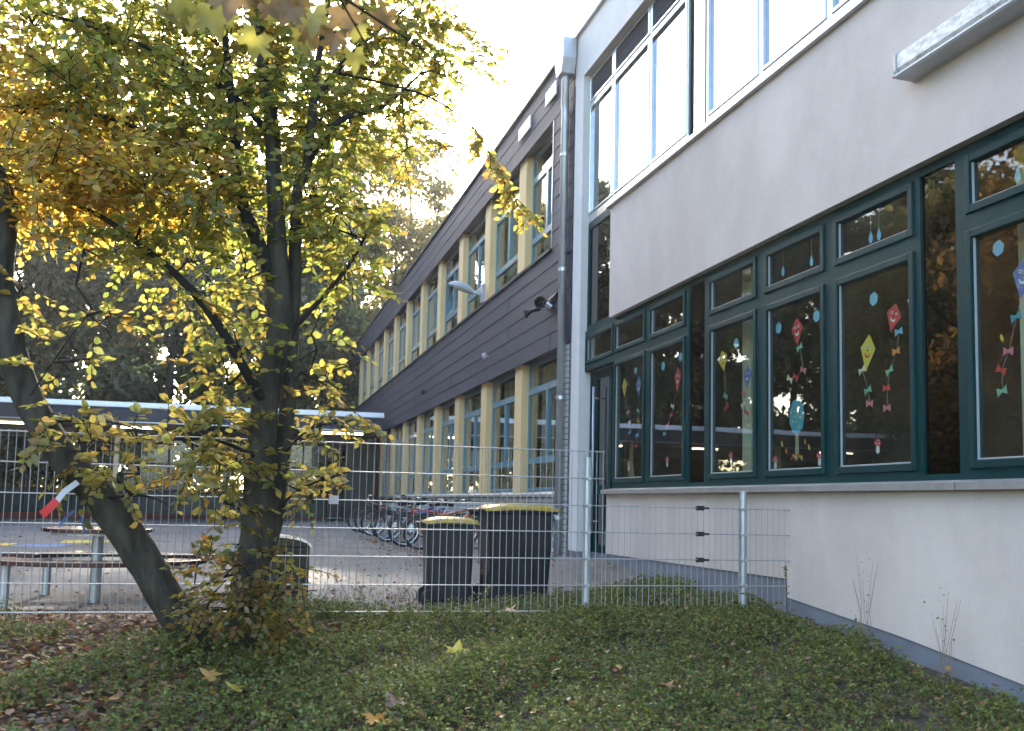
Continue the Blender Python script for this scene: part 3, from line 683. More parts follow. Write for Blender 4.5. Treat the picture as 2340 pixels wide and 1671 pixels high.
for (y, z, s, lb) in ((11.402, 1.572, .075, 'small light blue paper cloud beside the door'), (10.563, 1.521, .085, 'left light blue paper cloud in the second window from the door'), (10.089, 1.561, .085, 'right light blue paper cloud above the red kite in the second window'),
        (8.803, 1.521, .085, 'light blue paper cloud in the third window from the door'), (8.003, 1.536, .085, 'light blue paper cloud left of the red kite above the paper tree'), (7.387, 1.534, .085, 'light blue paper cloud right of the red kite above the paper tree'),
        (6.601, 1.527, .088, 'light blue paper cloud above the large yellow kite'), (5.30, 1.594, .085, 'light blue paper cloud at the top of the rightmost window')):
    cut('cloud', 'cloud', 0, 0, s, s * 1.05, 'sky', paper('paper_cloud', y, z, lb, 'paper cloud', 'paper clouds in the windows'))
for (y, z, h, lb) in ((11.596, .473, .13, 'red paper toadstool in the window beside the door'), (10.426, .486, .115, 'red paper toadstool in the second window from the door'), (8.905, .468, .12, 'red paper toadstool in the third window from the door'),
        (8.062, .40, .115, 'red paper toadstool left of the paper tree'), (7.353, .407, .115, 'red paper toadstool right of the paper tree'), (6.57, .467, .11, 'red paper toadstool below the large yellow kite')):
    e = paper('paper_toadstool', y, z, lb, 'paper toadstool', 'paper toadstools in the windows')
    cut('stem', 'stem', 0, -h * .2, h * .6, h * .36, 'white', e, 0); cut('cap', 'cap', 0, h * .06, h * .42, h * .80, 'red', e, 1)
    for a, b in ((-.2, .18), (.1, .3), (.22, .12), (-.02, .10)): cut('dot', 'oval', -a * h, b * h + h * .02, h * .11, h * .11, 'white', e, 2)
e = paper('paper_tree', 7.70, .66, 'teal paper tree with yellow dots in the middle window', 'paper tree')
cut('trunk', 'stem', 0, -.13, .22, .055, 'olive', e, 0); cut('crown', 'crown', 0, .10, .285, .235, 'teal', e, 1)
for k in range(9): a = k * 2.4; r = .02 + .009 * k; cut('fruit', 'oval', r * math.cos(a), .10 + r * 1.1 * math.sin(a), .02, .016, 'yellow', e, 2)
for k in range(7): cut('leaf', 'leaf', -.08 + k * .027, -.24 + .012 * (k % 3), .05, .035, ['yellow', 'orange', 'red', 'olive'][k % 4], e, 2, k * .9)
for (y, z, c, lb) in ((7.949, .546, 'yellow', 'yellow paper leaf left of the paper tree trunk'), (7.876, .484, 'orange', 'orange paper leaf left of the paper tree trunk'), (7.572, .546, 'orange', 'orange paper leaf right of the paper tree trunk'), (7.512, .50, 'yellow', 'yellow paper leaf right of the paper tree trunk'), (5.287, 1.047, 'yellow', 'yellow paper acorn in the rightmost window')):
    cut('leaf', 'leaf', 0, 0, .055, .045, c, paper('paper_leaf', y, z, lb, 'paper leaf'), 0, .4)
for (y, z, lb) in ((6.628, 1.984, 'left paper raindrop in the top light above the large yellow kite'), (6.526, 1.981, 'right paper raindrop in the top light above the large yellow kite'), (7.923, 2.009, 'left paper raindrop in the top light above the paper tree'), (7.457, 1.994, 'right paper raindrop in the top light above the paper tree'), (5.121, 1.989, 'paper raindrop in the rightmost top light')):
    e = paper('paper_raindrop', y, z, lb, 'paper raindrop'); cut('drop', 'drop', 0, 0, .085, .05, 'sky', e); MB().tube([(0, 0, .05), (0, 0, .19)], .0018, 4).build('string', 'paper_string', e)

# ------------------------------------------------------------------ yard furniture
# round table and its curved benches
TX, TY = -1.28, 10.1; tz = gz(TX, TY)
t_ = empty('round_table', (TX, TY, tz), 'small round table with dark red edge on one grey leg in the yard', 'table')
MB().tube([(0, 0, .64), (0, 0, .675)], .475, 40).build('tabletop', 'tabletop', t_, bevel=.006)
MB().tube([(0, 0, .615), (0, 0, .639)], .40, 24).build('support', 'zinc', t_)
MB().tube([(0, 0, -.1), (0, 0, .615)], .05, 14).build('leg', 'zinc', t_)
def bench(a0, a1, R0, R1, label, legs):
    e = empty('curved_bench', (TX, TY, tz), label, 'bench', 'curved benches round the table')
    n = 26; A = [math.radians(a0 + (a1 - a0) * i / n) for i in range(n + 1)]
    poly = [(R1 * math.cos(a), R1 * math.sin(a)) for a in A] + [(R0 * math.cos(a), R0 * math.sin(a)) for a in A[::-1]]
    MB().prism(poly, .385, .425, 'z').build('seat', 'tabletop', e, bevel=.006)
    for la in legs:
        r = (R0 + R1) / 2; a = math.radians(la); lx, ly = r * math.cos(a), r * math.sin(a)
        MB().tube([(lx, ly, -.12), (lx, ly, .37)], .038, 12).box(lx - .12, lx + .12, ly - .05, ly + .05, .37, .384).build('leg', 'zinc', e)
bench(200, 340, .68, 1.02, 'curved dark red bench on the near side of the round table', (222, 318))
bench(25, 155, .62, .96, 'curved dark red bench on the far side of the round table', (50, 130))

# wheeled bins
def wheelie_bin(x, y, rz, s, label, lid='bin_lid', h=1.0):
    e = empty('wheelie_bin', (x, y, gz(x, y)), label, 'bin', 'wheeled bins in the yard', rz); e.scale = (s, s, s * h)
    def frus(a, b, z0, z1, n=5):
        vs = []; fs = []
        return a, b
    m = MB(); lo = [(-.30, -.24), (.29, -.24), (.29, .24), (-.30, .24)]; hi = [(-.34, -.28), (.34, -.28), (.34, .28), (-.34, .28)]
    m.add([(a, b, .05) for a, b in lo] + [(a, b, .94) for a, b in hi], [(3, 2, 1, 0), (0, 1, 5, 4), (1, 2, 6, 5), (2, 3, 7, 6), (3, 0, 4, 7), (4, 5, 6, 7)])
    body = m.build('body', 'bin_body', e, bevel=.035)
    MB().box(-.35, .365, -.298, .298, .925, .965).build('rim', 'bin_body', e, bevel=.012)
    for yy in (-.1, .1): MB().prism([(-.33, .2), (-.24, .05), (-.20, .05), (-.31, .5)], yy - .012, yy + .012, 'y').build('rib', 'bin_body', e)
    for yy in (-.289, .289):
        MB().box(-.33, .33, yy - .004, yy + .004, .86, .885).build('band', 'bin_body', e)
    for zz in (.30, .62):
        MB().box(-.325 - .0, -.318, -.15, .15, zz, zz + .05).build('grip_recess', 'bin_body', e)
    # lid: domed shell
    vs = []; fs = []; nx, ny = 10, 8
    for i in range(nx + 1):
        for j in range(ny + 1):
            u, v = i / nx, j / ny; xx = -.37 + .77 * u; yy = -.312 + .624 * v
            dome = .045 * (1 - (2 * v - 1) ** 4) * (1 - (2 * u - 1) ** 6) + .018 * math.sin(u * 3.1)
            vs.append((xx, yy, .972 + dome))
    for i in range(nx):
        for j in range(ny): a = i * (ny + 1) + j; fs.append((a, a + ny + 1, a + ny + 2, a + 1))
    k = len(vs); m = MB(); m.add(vs, fs)
    ring_ = [i * (ny + 1) for i in range(nx + 1)] + [nx * (ny + 1) + j for j in range(1, ny + 1)] + [i * (ny + 1) + ny for i in range(nx - 1, -1, -1)] + [j for j in range(ny - 1, 0, -1)]
    base = len(m.v); m.v += [(vs[q][0], vs[q][1], vs[q][2] - .026) for q in ring_]; L = len(ring_)
    for q in range(L): m.f.append((ring_[q], base + q, base + (q + 1) % L, ring_[(q + 1) % L])); m.mi.append(0)
    lo_ = m.build('lid', lid, e, smooth=True)
    MB().box(.30, .41, -.10, .10, .968, .99).build('lid_grip', lid, lo_, bevel=.006)
    hb = MB(); hb.tube([(-.40, -.26, .95), (-.44, -.26, .955), (-.44, .26, .955), (-.40, .26, .95)], .016, 8)
    for yy in (-.2, 0, .2): hb.box(-.43, -.34, yy - .012, yy + .012, .90, .96)
    hb.build('handle', 'bin_body', e)
    for yy in (-.265, .265): MB().tube([(-.30, yy - .025, .10), (-.30, yy + .025, .10)], .10, 18).build('wheel', 'rubber', e)
    MB().tube([(-.30, -.27, .10), (-.30, .27, .10)], .012, 8).build('axle', 'zinc', e)
    return e
wheelie_bin(2.53, 9.95, math.radians(2), .95, 'tall black wheeled bin with yellow lid standing nearest the building')
small_bin = wheelie_bin(1.84, 9.75, math.radians(-3), .80, 'smaller black wheeled bin with yellow lid left of the tall one'); small_bin.scale = (.66, .72, .80)
wheelie_bin(2.7, 34.2, math.radians(90), .95, 'dark closed bin standing under the walkway roof', lid='bin_body')

# litter bin behind the main trunk
lb = empty('litter_bin', (.22, 8.75, gz(.22, 8.75)), 'dark brown litter bin with curved metal lid behind the upright tree trunk', 'bin')
m = MB(); m.add([(-.29, -.2, 0), (.27, -.2, 0), (.27, .2, 0), (-.29, .2, 0), (-.325, -.23, .56), (.325, -.23, .56), (.325, .23, .56), (-.325, .23, .56)], [(3, 2, 1, 0), (0, 1, 5, 4), (1, 2, 6, 5), (2, 3, 7, 6), (3, 0, 4, 7), (4, 5, 6, 7)])
lb.scale = (.84, .9, 1.0)
m.build('body', 'bin_brown', lb, bevel=.02)
pr = [(.345 * math.cos(a), .56 + .085 * math.sin(a)) for a in [math.pi * i / 14 for i in range(15)]]
MB().prism(pr, -.24, .24, 'y').build('lid', 'bin_brown', lb, bevel=.008)
pr2 = [(.352 * math.cos(a), .562 + .093 * math.sin(a)) for a in [math.pi * i / 14 for i in range(15)]] + [(.335 * math.cos(a), .555 + .078 * math.sin(a)) for a in [math.pi * (1 - i / 14) for i in range(15)]]
MB().prism(pr2, -.255, -.225, 'y').build('lid_rim', 'chrome', lb)
for sx in (-.31, .31): MB().box(sx - .02, sx + .02, -.245, -.232, .02, .56).build('edge_strip', 'bin_brown', lb)

# painted play markings on the paving
def mark(pts, mname, label):
    vs = [(x, y, gz(x, y) + .018) for x, y in pts]
    o = MB().add(vs, [tuple(range(len(vs)))]).build('painted_marking', mname); return tag(o, label, 'marking', 'painted play markings on the yard')
mark([(-4.6, 17.4), (-3.5, 17.4), (-3.5, 18.3), (-4.6, 18.3)], 'paint_yellow', 'yellow painted patch on the yard nearest the left edge')
mark([(-3.4, 17.0), (-2.7, 17.0), (-2.6, 18.0), (-3.4, 18.0)], 'paint_blue', 'blue painted patch on the yard left of the round table')
mark([(-2.9, 18.3), (-2.2, 18.3), (-2.2, 19.4), (-3.0, 19.4)], 'paint_yellow', 'yellow painted patch on the yard farther from the fence')
mark([(-4.4, 16.0), (-3.5, 16.0), (-3.5, 16.7), (-4.4, 16.7)], 'paint_red', 'pink painted patch on the yard nearest the table')

# ------------------------------------------------------------------ bicycles
def bicycle(mat_frame, R=.27, seat='black'):
    e = empty('bicycle', (0, 0, 0)); B = .50   # wheels along local x, front at +x
    for sx in (-1, 1):
        wtyre = MB().torus((0, 0, 0), R - .022, .022, 28, 7).build('wheel', 'rubber', e); wtyre.location = (sx * B, 0, R)
        MB().torus((0, 0, 0), R - .048, .009, 28, 5).build('rim', 'chrome', wtyre)
        sp = MB()
        for k in range(14):
            a = 2 * math.pi * k / 14; sp.tube([(0, .012 * (-1) ** k, 0), ((R - .05) * math.cos(a), 0, (R - .05) * math.sin(a))], .0014, 3, cap=False)
        sp.tube([(0, -.04, 0), (0, .04, 0)], .018, 8); sp.build('spokes', 'chrome', wtyre)
        mg = MB(); a0 = [math.radians(25 + 130 * i / 12) for i in range(13)]
        mg.tube([((R + .018) * math.cos(a), 0, (R + .018) * math.sin(a)) for a in a0], .012, 5); mg.build('mudguard', 'rubber', wtyre)
    hd = (.36, 0, R + .34); bb = (-.06, 0, R - .01); st = (-.20, 0, R + .34); rr = (-B, 0, R)
    f = MB(); f.tube([bb, hd], .021, 8); f.tube([(-.185, 0, R + .28), (.345, 0, R + .38)], .017, 8); f.tube([bb, st], .017, 8)
    for yy in (-.03, .03): f.tube([bb, (rr[0], yy, rr[2])], .010, 6); f.tube([(-.185, 0, R + .28), (rr[0], yy, rr[2])], .009, 6)
    f.tube([(.375, 0, R + .28), (.34, 0, R + .42)], .024, 8); f.build('frame', mat_frame, e, smooth=True)
    k = MB()
    for yy in (-.035, .035): k.tube([(.375, yy, R + .26), (.44, yy, R + .06), (B, yy, R)], .010, 6)
    k.box(.35, .40, -.045, .045, R + .25, R + .27); k.build('fork', mat_frame, e)
    hb = MB(); hb.tube([(.34, 0, R + .40), (.325, 0, R + .50)], .013, 8); hb.tube([(.22, -.27, R + .53), (.30, -.18, R + .55), (.335, 0, R + .51), (.30, .18, R + .55), (.22, .27, R + .53)], .010, 8)
    ho = hb.build('handlebar', 'chrome', e, smooth=True)
    for yy in (-1, 1): MB().tube([(.17, yy * .285, R + .52), (.25, yy * .25, R + .54)], .017, 8).build('grip', 'rubber', ho)
    sd_ = MB(); sd_.add([(-.34, -.075, R + .47), (-.34, .075, R + .47), (-.20, .05, R + .485), (-.07, .018, R + .47), (-.07, -.018, R + .47), (-.20, -.05, R + .485),
                         (-.32, -.05, R + .42), (-.32, .05, R + .42), (-.10, .012, R + .44), (-.10, -.012, R + .44)],
                        [(0, 1, 2, 5), (5, 2, 3, 4), (0, 6, 7, 1), (1, 7, 8, 3, 2), (4, 3, 8, 9), (0, 5, 4, 9, 6), (6, 9, 8, 7)])
    so_ = sd_.build('saddle', 'rubber', e); MB().tube([st, (-.215, 0, R + .44)], .012, 8).build('seat_post', 'chrome', so_)
    cr = MB().tube([(-.06, -.05, R - .01), (-.06, -.044, R - .01)], .075, 18); cr.tube([(-.06, -.06, R - .01), (.04, -.065, R - .13)], .008, 5); cr.tube([(-.06, .06, R - .01), (-.16, .065, R + .11)], .008, 5)
    co = cr.build('crank', 'chrome', e); MB().box(0, .08, -.14, -.07, R - .15, R - .125).build('pedal', 'rubber', co); MB().box(-.20, -.12, .07, .14, R + .10, R + .125).build('pedal', 'rubber', co)
    rk = MB(); rk.tube([(-.25, -.05, R + .30), (-.62, -.05, R + .30), (-.62, .05, R + .30), (-.25, .05, R + .30)], .006, 5)
    for yy in (-.05, .05): rk.tube([(-.55, yy, R + .30), (-B, yy, R)], .005, 5)
    rk.build('carrier', 'rubber', e)
    return e
bikes = [(3.20, 16.9, 8, 'orange', .275, 'orange and black bicycle nearest the yellow lidded bins'), (3.12, 17.9, -6, 'red', .28, 'dark red bicycle second in the row along the slate building'),
         (3.20, 18.9, 14, 'blue', .27, 'bright blue bicycle third in the row along the slate building'), (3.10, 19.9, -10, 'purple', .28, 'purple bicycle in the middle of the row along the slate building'),
         (3.15, 20.9, 5, 'silver', .29, 'silver bicycle behind the purple one in the row'), (3.05, 21.9, -12, 'green', .27, 'dark green bicycle behind the silver one in the row'), (3.05, 23.0, 9, 'red', .30, 'red bicycle second from the far end of the row'), (3.0, 24.1, -4, 'black', .30, 'black bicycle at the far end of the row')]
for i, (x, y, a, c, R, lbl) in enumerate(bikes):
    e = bicycle('bike_' + c, R); e.location = (x, y, gz(x, y) + .012); e.rotation_euler = (math.radians(random.uniform(-9, 4)), 0, math.radians(a + (180 if i % 3 == 1 else 0)))
    tag(e, lbl, 'bicycle', 'bicycles parked along the slate building')

# ------------------------------------------------------------------ trees
def smoothline(pts, rad, sub=5, wob=0.0):
    P_ = [np.array(p, float) for p in pts]; out = []; rr = []
    n = len(P_)
    for i in range(n - 1):
        p0, p1, p2, p3 = P_[max(i - 1, 0)], P_[i], P_[i + 1], P_[min(i + 2, n - 1)]
        for k in range(sub):
            t = k / sub
            q = .5 * ((2 * p1) + (-p0 + p2) * t + (2 * p0 - 5 * p1 + 4 * p2 - p3) * t * t + (-p0 + 3 * p1 - 3 * p2 + p3) * t ** 3)
            out.append(q + RNG.normal(0, wob, 3) * rad[i]); rr.append(rad[i] * (1 - t) + rad[i + 1] * t)
    out.append(P_[-1]); rr.append(rad[-1]); return out, rr

def trunk_mesh(name, pts, rad, m, parent, n=14, ridge=.16, sub=6):
    pp, rr = smoothline(pts, rad, sub)
    mb = MB(); mb.tube(pp, rr, n)
    ph = RNG.uniform(0, 6.28, 4)
    for i in range(len(pp)):
        for j in range(n):
            a = 2 * math.pi * j / n; f = 1 + ridge * (math.sin(3 * a + ph[0] + i * .12) * .5 + math.sin(5 * a + ph[1] - i * .2) * .35 + .5 * math.sin(2 * a + ph[2] + i * .31) * .5 + RNG.normal(0, .12))
            k = i * n + j; v = np.array(mb.v[k]); mb.v[k] = tuple(np.array(pp[i]) + (v - np.array(pp[i])) * f)
    o = mb.build(name, m, parent, smooth=True); return o, pp, rr

class Leafer:
    def __init__(s): s.p = []; s.a = []; s.n = []; s.s = []; s.c = []; s.tw = MB()
    def spray(s, base, d, L, nleaf, size, pal, flat=.35, twig=.0035):
        base = np.array(base, float); d = norm(np.array(d, float)); up = np.array([0, 0, 1.]) + RNG.normal(0, flat, 3)
        side = norm(np.cross(d, up)); up = np.cross(side, d)
        t = (np.arange(nleaf) + RNG.random(nleaf)) / nleaf
        droop = -0.22 * L * t ** 2
        pos = base + d * (L * t)[:, None] + np.array([0, 0, 1.]) * droop[:, None]
        sg = np.where(np.arange(nleaf) % 2, 1., -1.)
        ax = d * RNG.uniform(.3, .9, nleaf)[:, None] + side * (sg * RNG.uniform(.6, 1.1, nleaf))[:, None] + RNG.normal(0, .25, (nleaf, 3)); ax[:, 2] -= .25
        nr = up + RNG.normal(0, .55, (nleaf, 3))
        s.p.append(pos); s.a.append(ax); s.n.append(nr); s.s.append(size * RNG.uniform(.65, 1.2, nleaf)); s.c.append(pick(pal, nleaf))
        if twig: s.tw.tube([base, base + d * L * .5 + np.array([0, 0, -.05 * L]), base + d * L + np.array([0, 0, -.22 * L])], [twig, twig * .7, twig * .35], 4, cap=False)
    def done(s, parent, m='leaf', tmpl=T_OVAL, twm='bark_dark', name='crown'):
        o = leaves(name, np.concatenate(s.p), np.concatenate(s.a), np.concatenate(s.n), np.concatenate(s.s), np.concatenate(s.c), tmpl, m, parent)
        o['kind'] = 'stuff'
        if s.tw.v: s.tw.build('twigs', twm, parent)['kind'] = 'stuff'
        return o

def nearest(pts, q): i = np.argmin(np.linalg.norm(pts - q, axis=1)); return pts[i]
def cluster_fill(LF, clusters, limbs, size, pals, nl=(8, 13), mult=1.0):
    lp = np.concatenate([np.array(l) for l in limbs])
    for (cx, cy, cz, rx, ry, rz_, n_, pal) in clusters:
        cen = np.array([cx, cy, cz]); src = nearest(lp, cen)
        # one carrying branchlet from the limb to the cluster
        mid = (src + cen) / 2 + RNG.normal(0, .06, 3); LF.tw.tube([src, mid, cen], [.011, .008, .005], 5, cap=False)
        ends = [cen]
        for k in range(max(2, n_ // 9)):
            q = cen + RNG.normal(0, .55, 3) * np.array([rx, ry, rz_]); ends.append(q)
            LF.tw.tube([cen, (cen + q) / 2 + RNG.normal(0, .03, 3), q], [.006, .005, .003], 4, cap=False)
        ends = np.array(ends)
        for k in range(int(n_ * mult)):
            u = RNG.normal(0, 1, 3); u /= np.linalg.norm(u); u *= RNG.random() ** .4
            p = cen + u * np.array([rx, ry, rz_]); d = p - nearest(ends, p); d = norm(d + 1e-6) + RNG.normal(0, .5, 3); d[2] *= .5
            LF.spray(p, d, RNG.uniform(.14, .30), int(RNG.integers(*nl)), size, pals[pal])

CL = [(-1.58, 7.6, 3.22, 0.65, 1.0, 0.42, 85, 0), (-1.48, 7.3, 2.52, 0.63, 1.0, 0.34, 95, 4), (-1.36, 7.0, 1.94, 0.57, 0.9, 0.24, 85, 4), (-0.95, 7.6, 3.24, 0.55, 1.0, 0.42, 85, 0), (-0.88, 7.3, 2.56, 0.53, 1, 0.34, 90, 0), (-0.76, 7, 2.0, 0.51, 0.9, 0.27, 80, 4), (-0.35, 7.5, 3.21, 0.48, 0.9, 0.45, 75, 3), (-0.34, 7.3, 2.5, 0.44, 0.9, 0.38, 75, 0), (-0.32, 7, 1.9, 0.39, 0.7, 0.24, 45, 0), (0.27, 7.5, 3.23, 0.48, 0.9, 0.45, 75, 3), (0.28, 7.3, 2.6, 0.44, 0.9, 0.31, 60, 0), (0.36, 7, 2.02, 0.24, 0.6, 0.21, 28, 0), (0.76, 7.7, 3.41, 0.36, 0.8, 0.43, 40, 3), (0.9, 7.9, 2.95, 0.37, 0.8, 0.24, 30, 0), (1.11, 7.9, 3.72, 0.36, 0.8, 0.34, 34, 3), (1.38, 8, 3.5, 0.30, 0.5, 0.26, 14, 0), (1.08, 7.9, 2.73, 0.27, 0.6, 0.14, 10, 1), (-0.44, 6.9, 1.49, 0.33, 0.5, 0.19, 26, 0), (-0.72, 6.8, 1.55, 0.26, 0.4, 0.13, 18, 0), (-0.08, 6.7, 1.36, 0.14, 0.4, 0.14, 8, 0), (-0.28, 6.7, 1.18, 0.2, 0.4, 0.14, 16, 1), (-0.1, 6.55, 0.92, 0.17, 0.35, 0.14, 12, 0), (-0.15, 6.55, 0.7, 0.15, 0.3, 0.13, 10, 1), (0.46, 6.9, 1.79, 0.24, 0.5, 0.21, 26, 0), (0.60, 6.9, 1.75, 0.22, 0.3, 0.22, 16, 0), (0.56, 6.9, 1.45, 0.21, 0.5, 0.18, 16, 0), (0.39, 6.8, 0.96, 0.12, 0.3, 0.18, 7, 0), (0.46, 6.8, 0.73, 0.16, 0.3, 0.08, 6, 1), (-0.21, 6.5, 0.46, 0.21, 0.35, 0.15, 22, 1), (-0.38, 6.5, 0.32, 0.21, 0.35, 0.11, 16, 1), (-0.17, 6.5, 0.2, 0.17, 0.3, 0.13, 14, 0), (-0.35, 6.6, 0.09, 0.25, 0.3, 0.07, 9, 1), (-0.17, 6.6, -0.01, 0.11, 0.2, 0.08, 5, 0), (0.5, 6.7, 0.49, 0.23, 0.25, 0.06, 10, 1), (0.41, 6.7, 0.39, 0.1, 0.2, 0.07, 5, 0), (0.46, 6.7, 0.14, 0.16, 0.25, 0.06, 10, 1), (0.34, 6.7, 0.04, 0.09, 0.2, 0.14, 8, 0)]
CL_TOP = [(-1.0, 7.6, 4.24, 1.57, 1.2, 0.42, 130, 0), (0.39, 7.7, 4.43, 0.76, 1.0, 0.36, 50, 3)]
CL_BASE = [(-0.05, 6.55, -0.4, 0.22, 0.3, 0.15, 24, 2), (0.0, 6.5, -0.65, 0.31, 0.35, 0.15, 42, 2), (0.21, 6.55, -0.5, 0.15, 0.3, 0.21, 14, 2), (-0.21, 6.5, -0.67, 0.15, 0.3, 0.14, 14, 2), (0.29, 6.5, -0.75, 0.17, 0.3, 0.11, 16, 2), (-0.27, 6.55, -0.4, 0.13, 0.2, 0.17, 9, 2)]
CL_LEAN = [(-1.05, 6.55, 0.43, 0.17, 0.3, 0.13, 10, 1), (-0.95, 6.62, 0.25, 0.22, 0.22, 0.12, 14, 1), (-0.69, 6.6, 0.38, 0.23, 0.25, 0.06, 7, 1), (-0.74, 6.5, 0.12, 0.12, 0.2, 0.07, 8, 1), (-1.38, 6.7, 1.18, 0.13, 0.25, 0.12, 7, 1), (-1.12, 6.6, 0.79, 0.2, 0.3, 0.17, 8, 1), (-0.9, 6.6, 1.01, 0.14, 0.3, 0.17, 6, 1), (-1.03, 6.7, 1.48, 0.26, 0.3, 0.12, 10, 1)]
PALS = ['mix', 'gold', 'base', 'green', 'amber']
PAL['amber'] = [(0.46, 0.33, 0.05), (0.40, 0.25, 0.04), (0.26, 0.26, 0.04), (0.33, 0.17, 0.03), (0.48, 0.38, 0.06)]

ht = empty('hornbeam_tree', (0, 6.8, gz(0, 6.8)), 'upright twin stemmed tree with yellow green autumn leaves before the fence', 'tree')
def inv(o, parent): o.parent = parent; o.matrix_parent_inverse = Matrix.Translation(Vector(parent.location)).inverted(); return o
limbs = []
o, pp, _ = trunk_mesh('trunk', [(-.03, 6.8, -1.15), (0, 6.8, -.95), (.033, 6.8, -.573), (.068, 6.8, -.168), (.068, 6.8, .243), (.09, 6.8, .659), (.154, 6.8, 1.056), (.134, 6.82, 1.395), (.097, 6.85, 1.852), (.065, 6.9, 2.138), (.035, 7.0, 2.515), (-.04, 7.1, 2.95), (-.1, 7.2, 3.6), (-.12, 7.3, 4.3)],
                      [.21, .15, .105, .097, .092, .084, .080, .072, .056, .050, .045, .04, .03, .02], 'bark', None); inv(o, ht); limbs.append(pp)
o, pp, _ = trunk_mesh('trunk', [(.10, 6.84, -.40), (.165, 6.86, -.16), (.213, 6.9, .442), (.231, 6.9, .666), (.232, 6.9, 1.06), (.232, 6.9, 1.46), (.226, 6.9, 1.747), (.23, 6.9, 2.04), (.285, 6.95, 2.22), (.31, 7.05, 2.7), (.35, 7.15, 3.15), (.45, 7.3, 3.9)],
                      [.05, .052, .053, .05, .046, .043, .04, .036, .032, .028, .022, .012], 'bark', None, 10); inv(o, ht); limbs.append(pp)
for k, (pl_, rl) in enumerate([([(.11, 6.82, 1.39), (-.023, 6.85, 1.668), (-.148, 6.9, 2.0), (-.198, 7.0, 2.488), (-.256, 7.1, 2.86), (-.35, 7.2, 3.6)], [.055, .048, .040, .034, .026, .013]),
                     ([(.06, 6.75, .62), (-.051, 6.7, .791), (-.224, 6.68, 1.06), (-.421, 6.7, 1.298), (-.694, 6.75, 1.528), (-.935, 6.8, 1.70), (-1.17, 6.9, 1.82)], [.036, .032, .028, .025, .021, .016, .010]),
                     ([(.23, 6.88, 1.0), (.261, 6.86, 1.119), (.5, 6.85, 1.422), (.646, 6.85, 1.667), (.75, 6.9, 1.95)], [.02, .017, .014, .010, .006]),
                     ([(.04, 6.95, 2.4), (-.3, 7.1, 2.75), (-.8, 7.2, 3.0), (-1.5, 7.3, 3.2)], [.026, .02, .014, .008]),
                     ([(-.15, 6.9, 2.0), (-.55, 7.0, 2.25), (-1.0, 7.1, 2.45), (-1.6, 7.2, 2.5)], [.022, .018, .013, .007]),
                     ([(.29, 6.95, 2.25), (.5, 7.1, 2.6), (.85, 7.5, 2.9), (1.15, 7.8, 3.3)], [.028, .022, .016, .008]),
                     ([(.31, 7.05, 2.7), (.6, 7.3, 3.2), (.95, 7.7, 3.7)], [.025, .018, .01]),
                     ([(.45, 7.25, 3.0), (.81, 7.2, 2.94), (1.14, 7.1, 2.83), (1.41, 7.0, 2.62), (1.57, 7.0, 2.39), (1.69, 6.95, 2.16), (1.86, 6.9, 1.99)], [.012, .010, .008, .006, .005, .004, .003]),
                     ([(.05, 6.75, .25), (-.15, 6.6, .33), (-.4, 6.5, .34), (-.6, 6.5, .28)], [.014, .012, .009, .005]),
                     ([(.22, 6.85, .3), (.38, 6.75, .45), (.68, 6.7, .52)], [.010, .008, .004]), ([(.2, 6.82, -.05), (.35, 6.75, .08), (.62, 6.7, .18)], [.010, .008, .004])]):
    o, pp, _ = trunk_mesh('branch', pl_, rl, 'bark_dark', None, 8, .06, 5); inv(o, ht); limbs.append(pp)
LF = Leafer()
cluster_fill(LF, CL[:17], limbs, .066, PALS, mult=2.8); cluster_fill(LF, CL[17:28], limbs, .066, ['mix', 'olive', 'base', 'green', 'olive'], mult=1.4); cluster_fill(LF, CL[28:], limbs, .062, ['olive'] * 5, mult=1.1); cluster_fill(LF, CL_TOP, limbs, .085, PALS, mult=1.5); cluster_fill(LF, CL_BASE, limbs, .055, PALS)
for t in np.linspace(.42, 1, 34):       # the loose hanging twig on the right
    i = int(t * (len(limbs[9]) - 1)); p = limbs[9][i] if False else np.array(limbs[9][min(i, len(limbs[9]) - 1)])
    if t > .5: LF.spray(p, [RNG.normal(0, .6), RNG.normal(0, .6), -.7], RNG.uniform(.10, .2), 9, .058, 'gold')
for k in range(60):                     # epicormic leaves along the stems
    q = limbs[0][int(RNG.integers(3, 30))]; d = RNG.normal(0, 1, 3); d[1] = -abs(d[1]); d[2] *= .3; LF.spray(q + norm(d) * .10, d, .15, 6, .06, 'mix')
o = LF.done(None); inv(o, ht)
o = [q for q in bpy.data.objects if q.name.startswith('twigs')][-1]; inv(o, ht)

lt = empty('leaning_tree', (-.22, 6.85, gz(-.22, 6.85)), 'bare leaning tree trunk curving out of view at the left', 'tree')
o, pp, _ = trunk_mesh('trunk', [(-.10, 6.85, -1.15), (-.217, 6.85, -.943), (-.396, 6.82, -.705), (-.671, 6.8, -.286), (-.914, 6.78, .026), (-1.099, 6.78, .232), (-1.317, 6.8, .592), (-1.437, 6.8, .957), (-1.494, 6.8, 1.274), (-1.50, 6.8, 1.598), (-1.55, 6.85, 1.843), (-1.85, 7.0, 2.4), (-2.3, 7.2, 3.1)],
                      [.19, .135, .106, .10, .094, .09, .085, .08, .075, .07, .065, .045, .03], 'bark', None, 14, .18); inv(o, lt); lim2 = [pp]
for pl_, rl in [([(-.85, 6.75, -.02), (-.6, 6.6, .0), (-.45, 6.5, -.05)], [.012, .008, .004]), ([(-1.2, 6.75, .4), (-.95, 6.6, .45), (-.6, 6.55, .38)], [.012, .009, .004]), ([(-1.3, 6.75, .55), (-1.1, 6.6, .85), (-.95, 6.6, 1.1)], [.006, .004, .002])]:
    o, pp, _ = trunk_mesh('branch', pl_, rl, 'bark_dark', None, 7, .05, 4); inv(o, lt); lim2.append(pp)
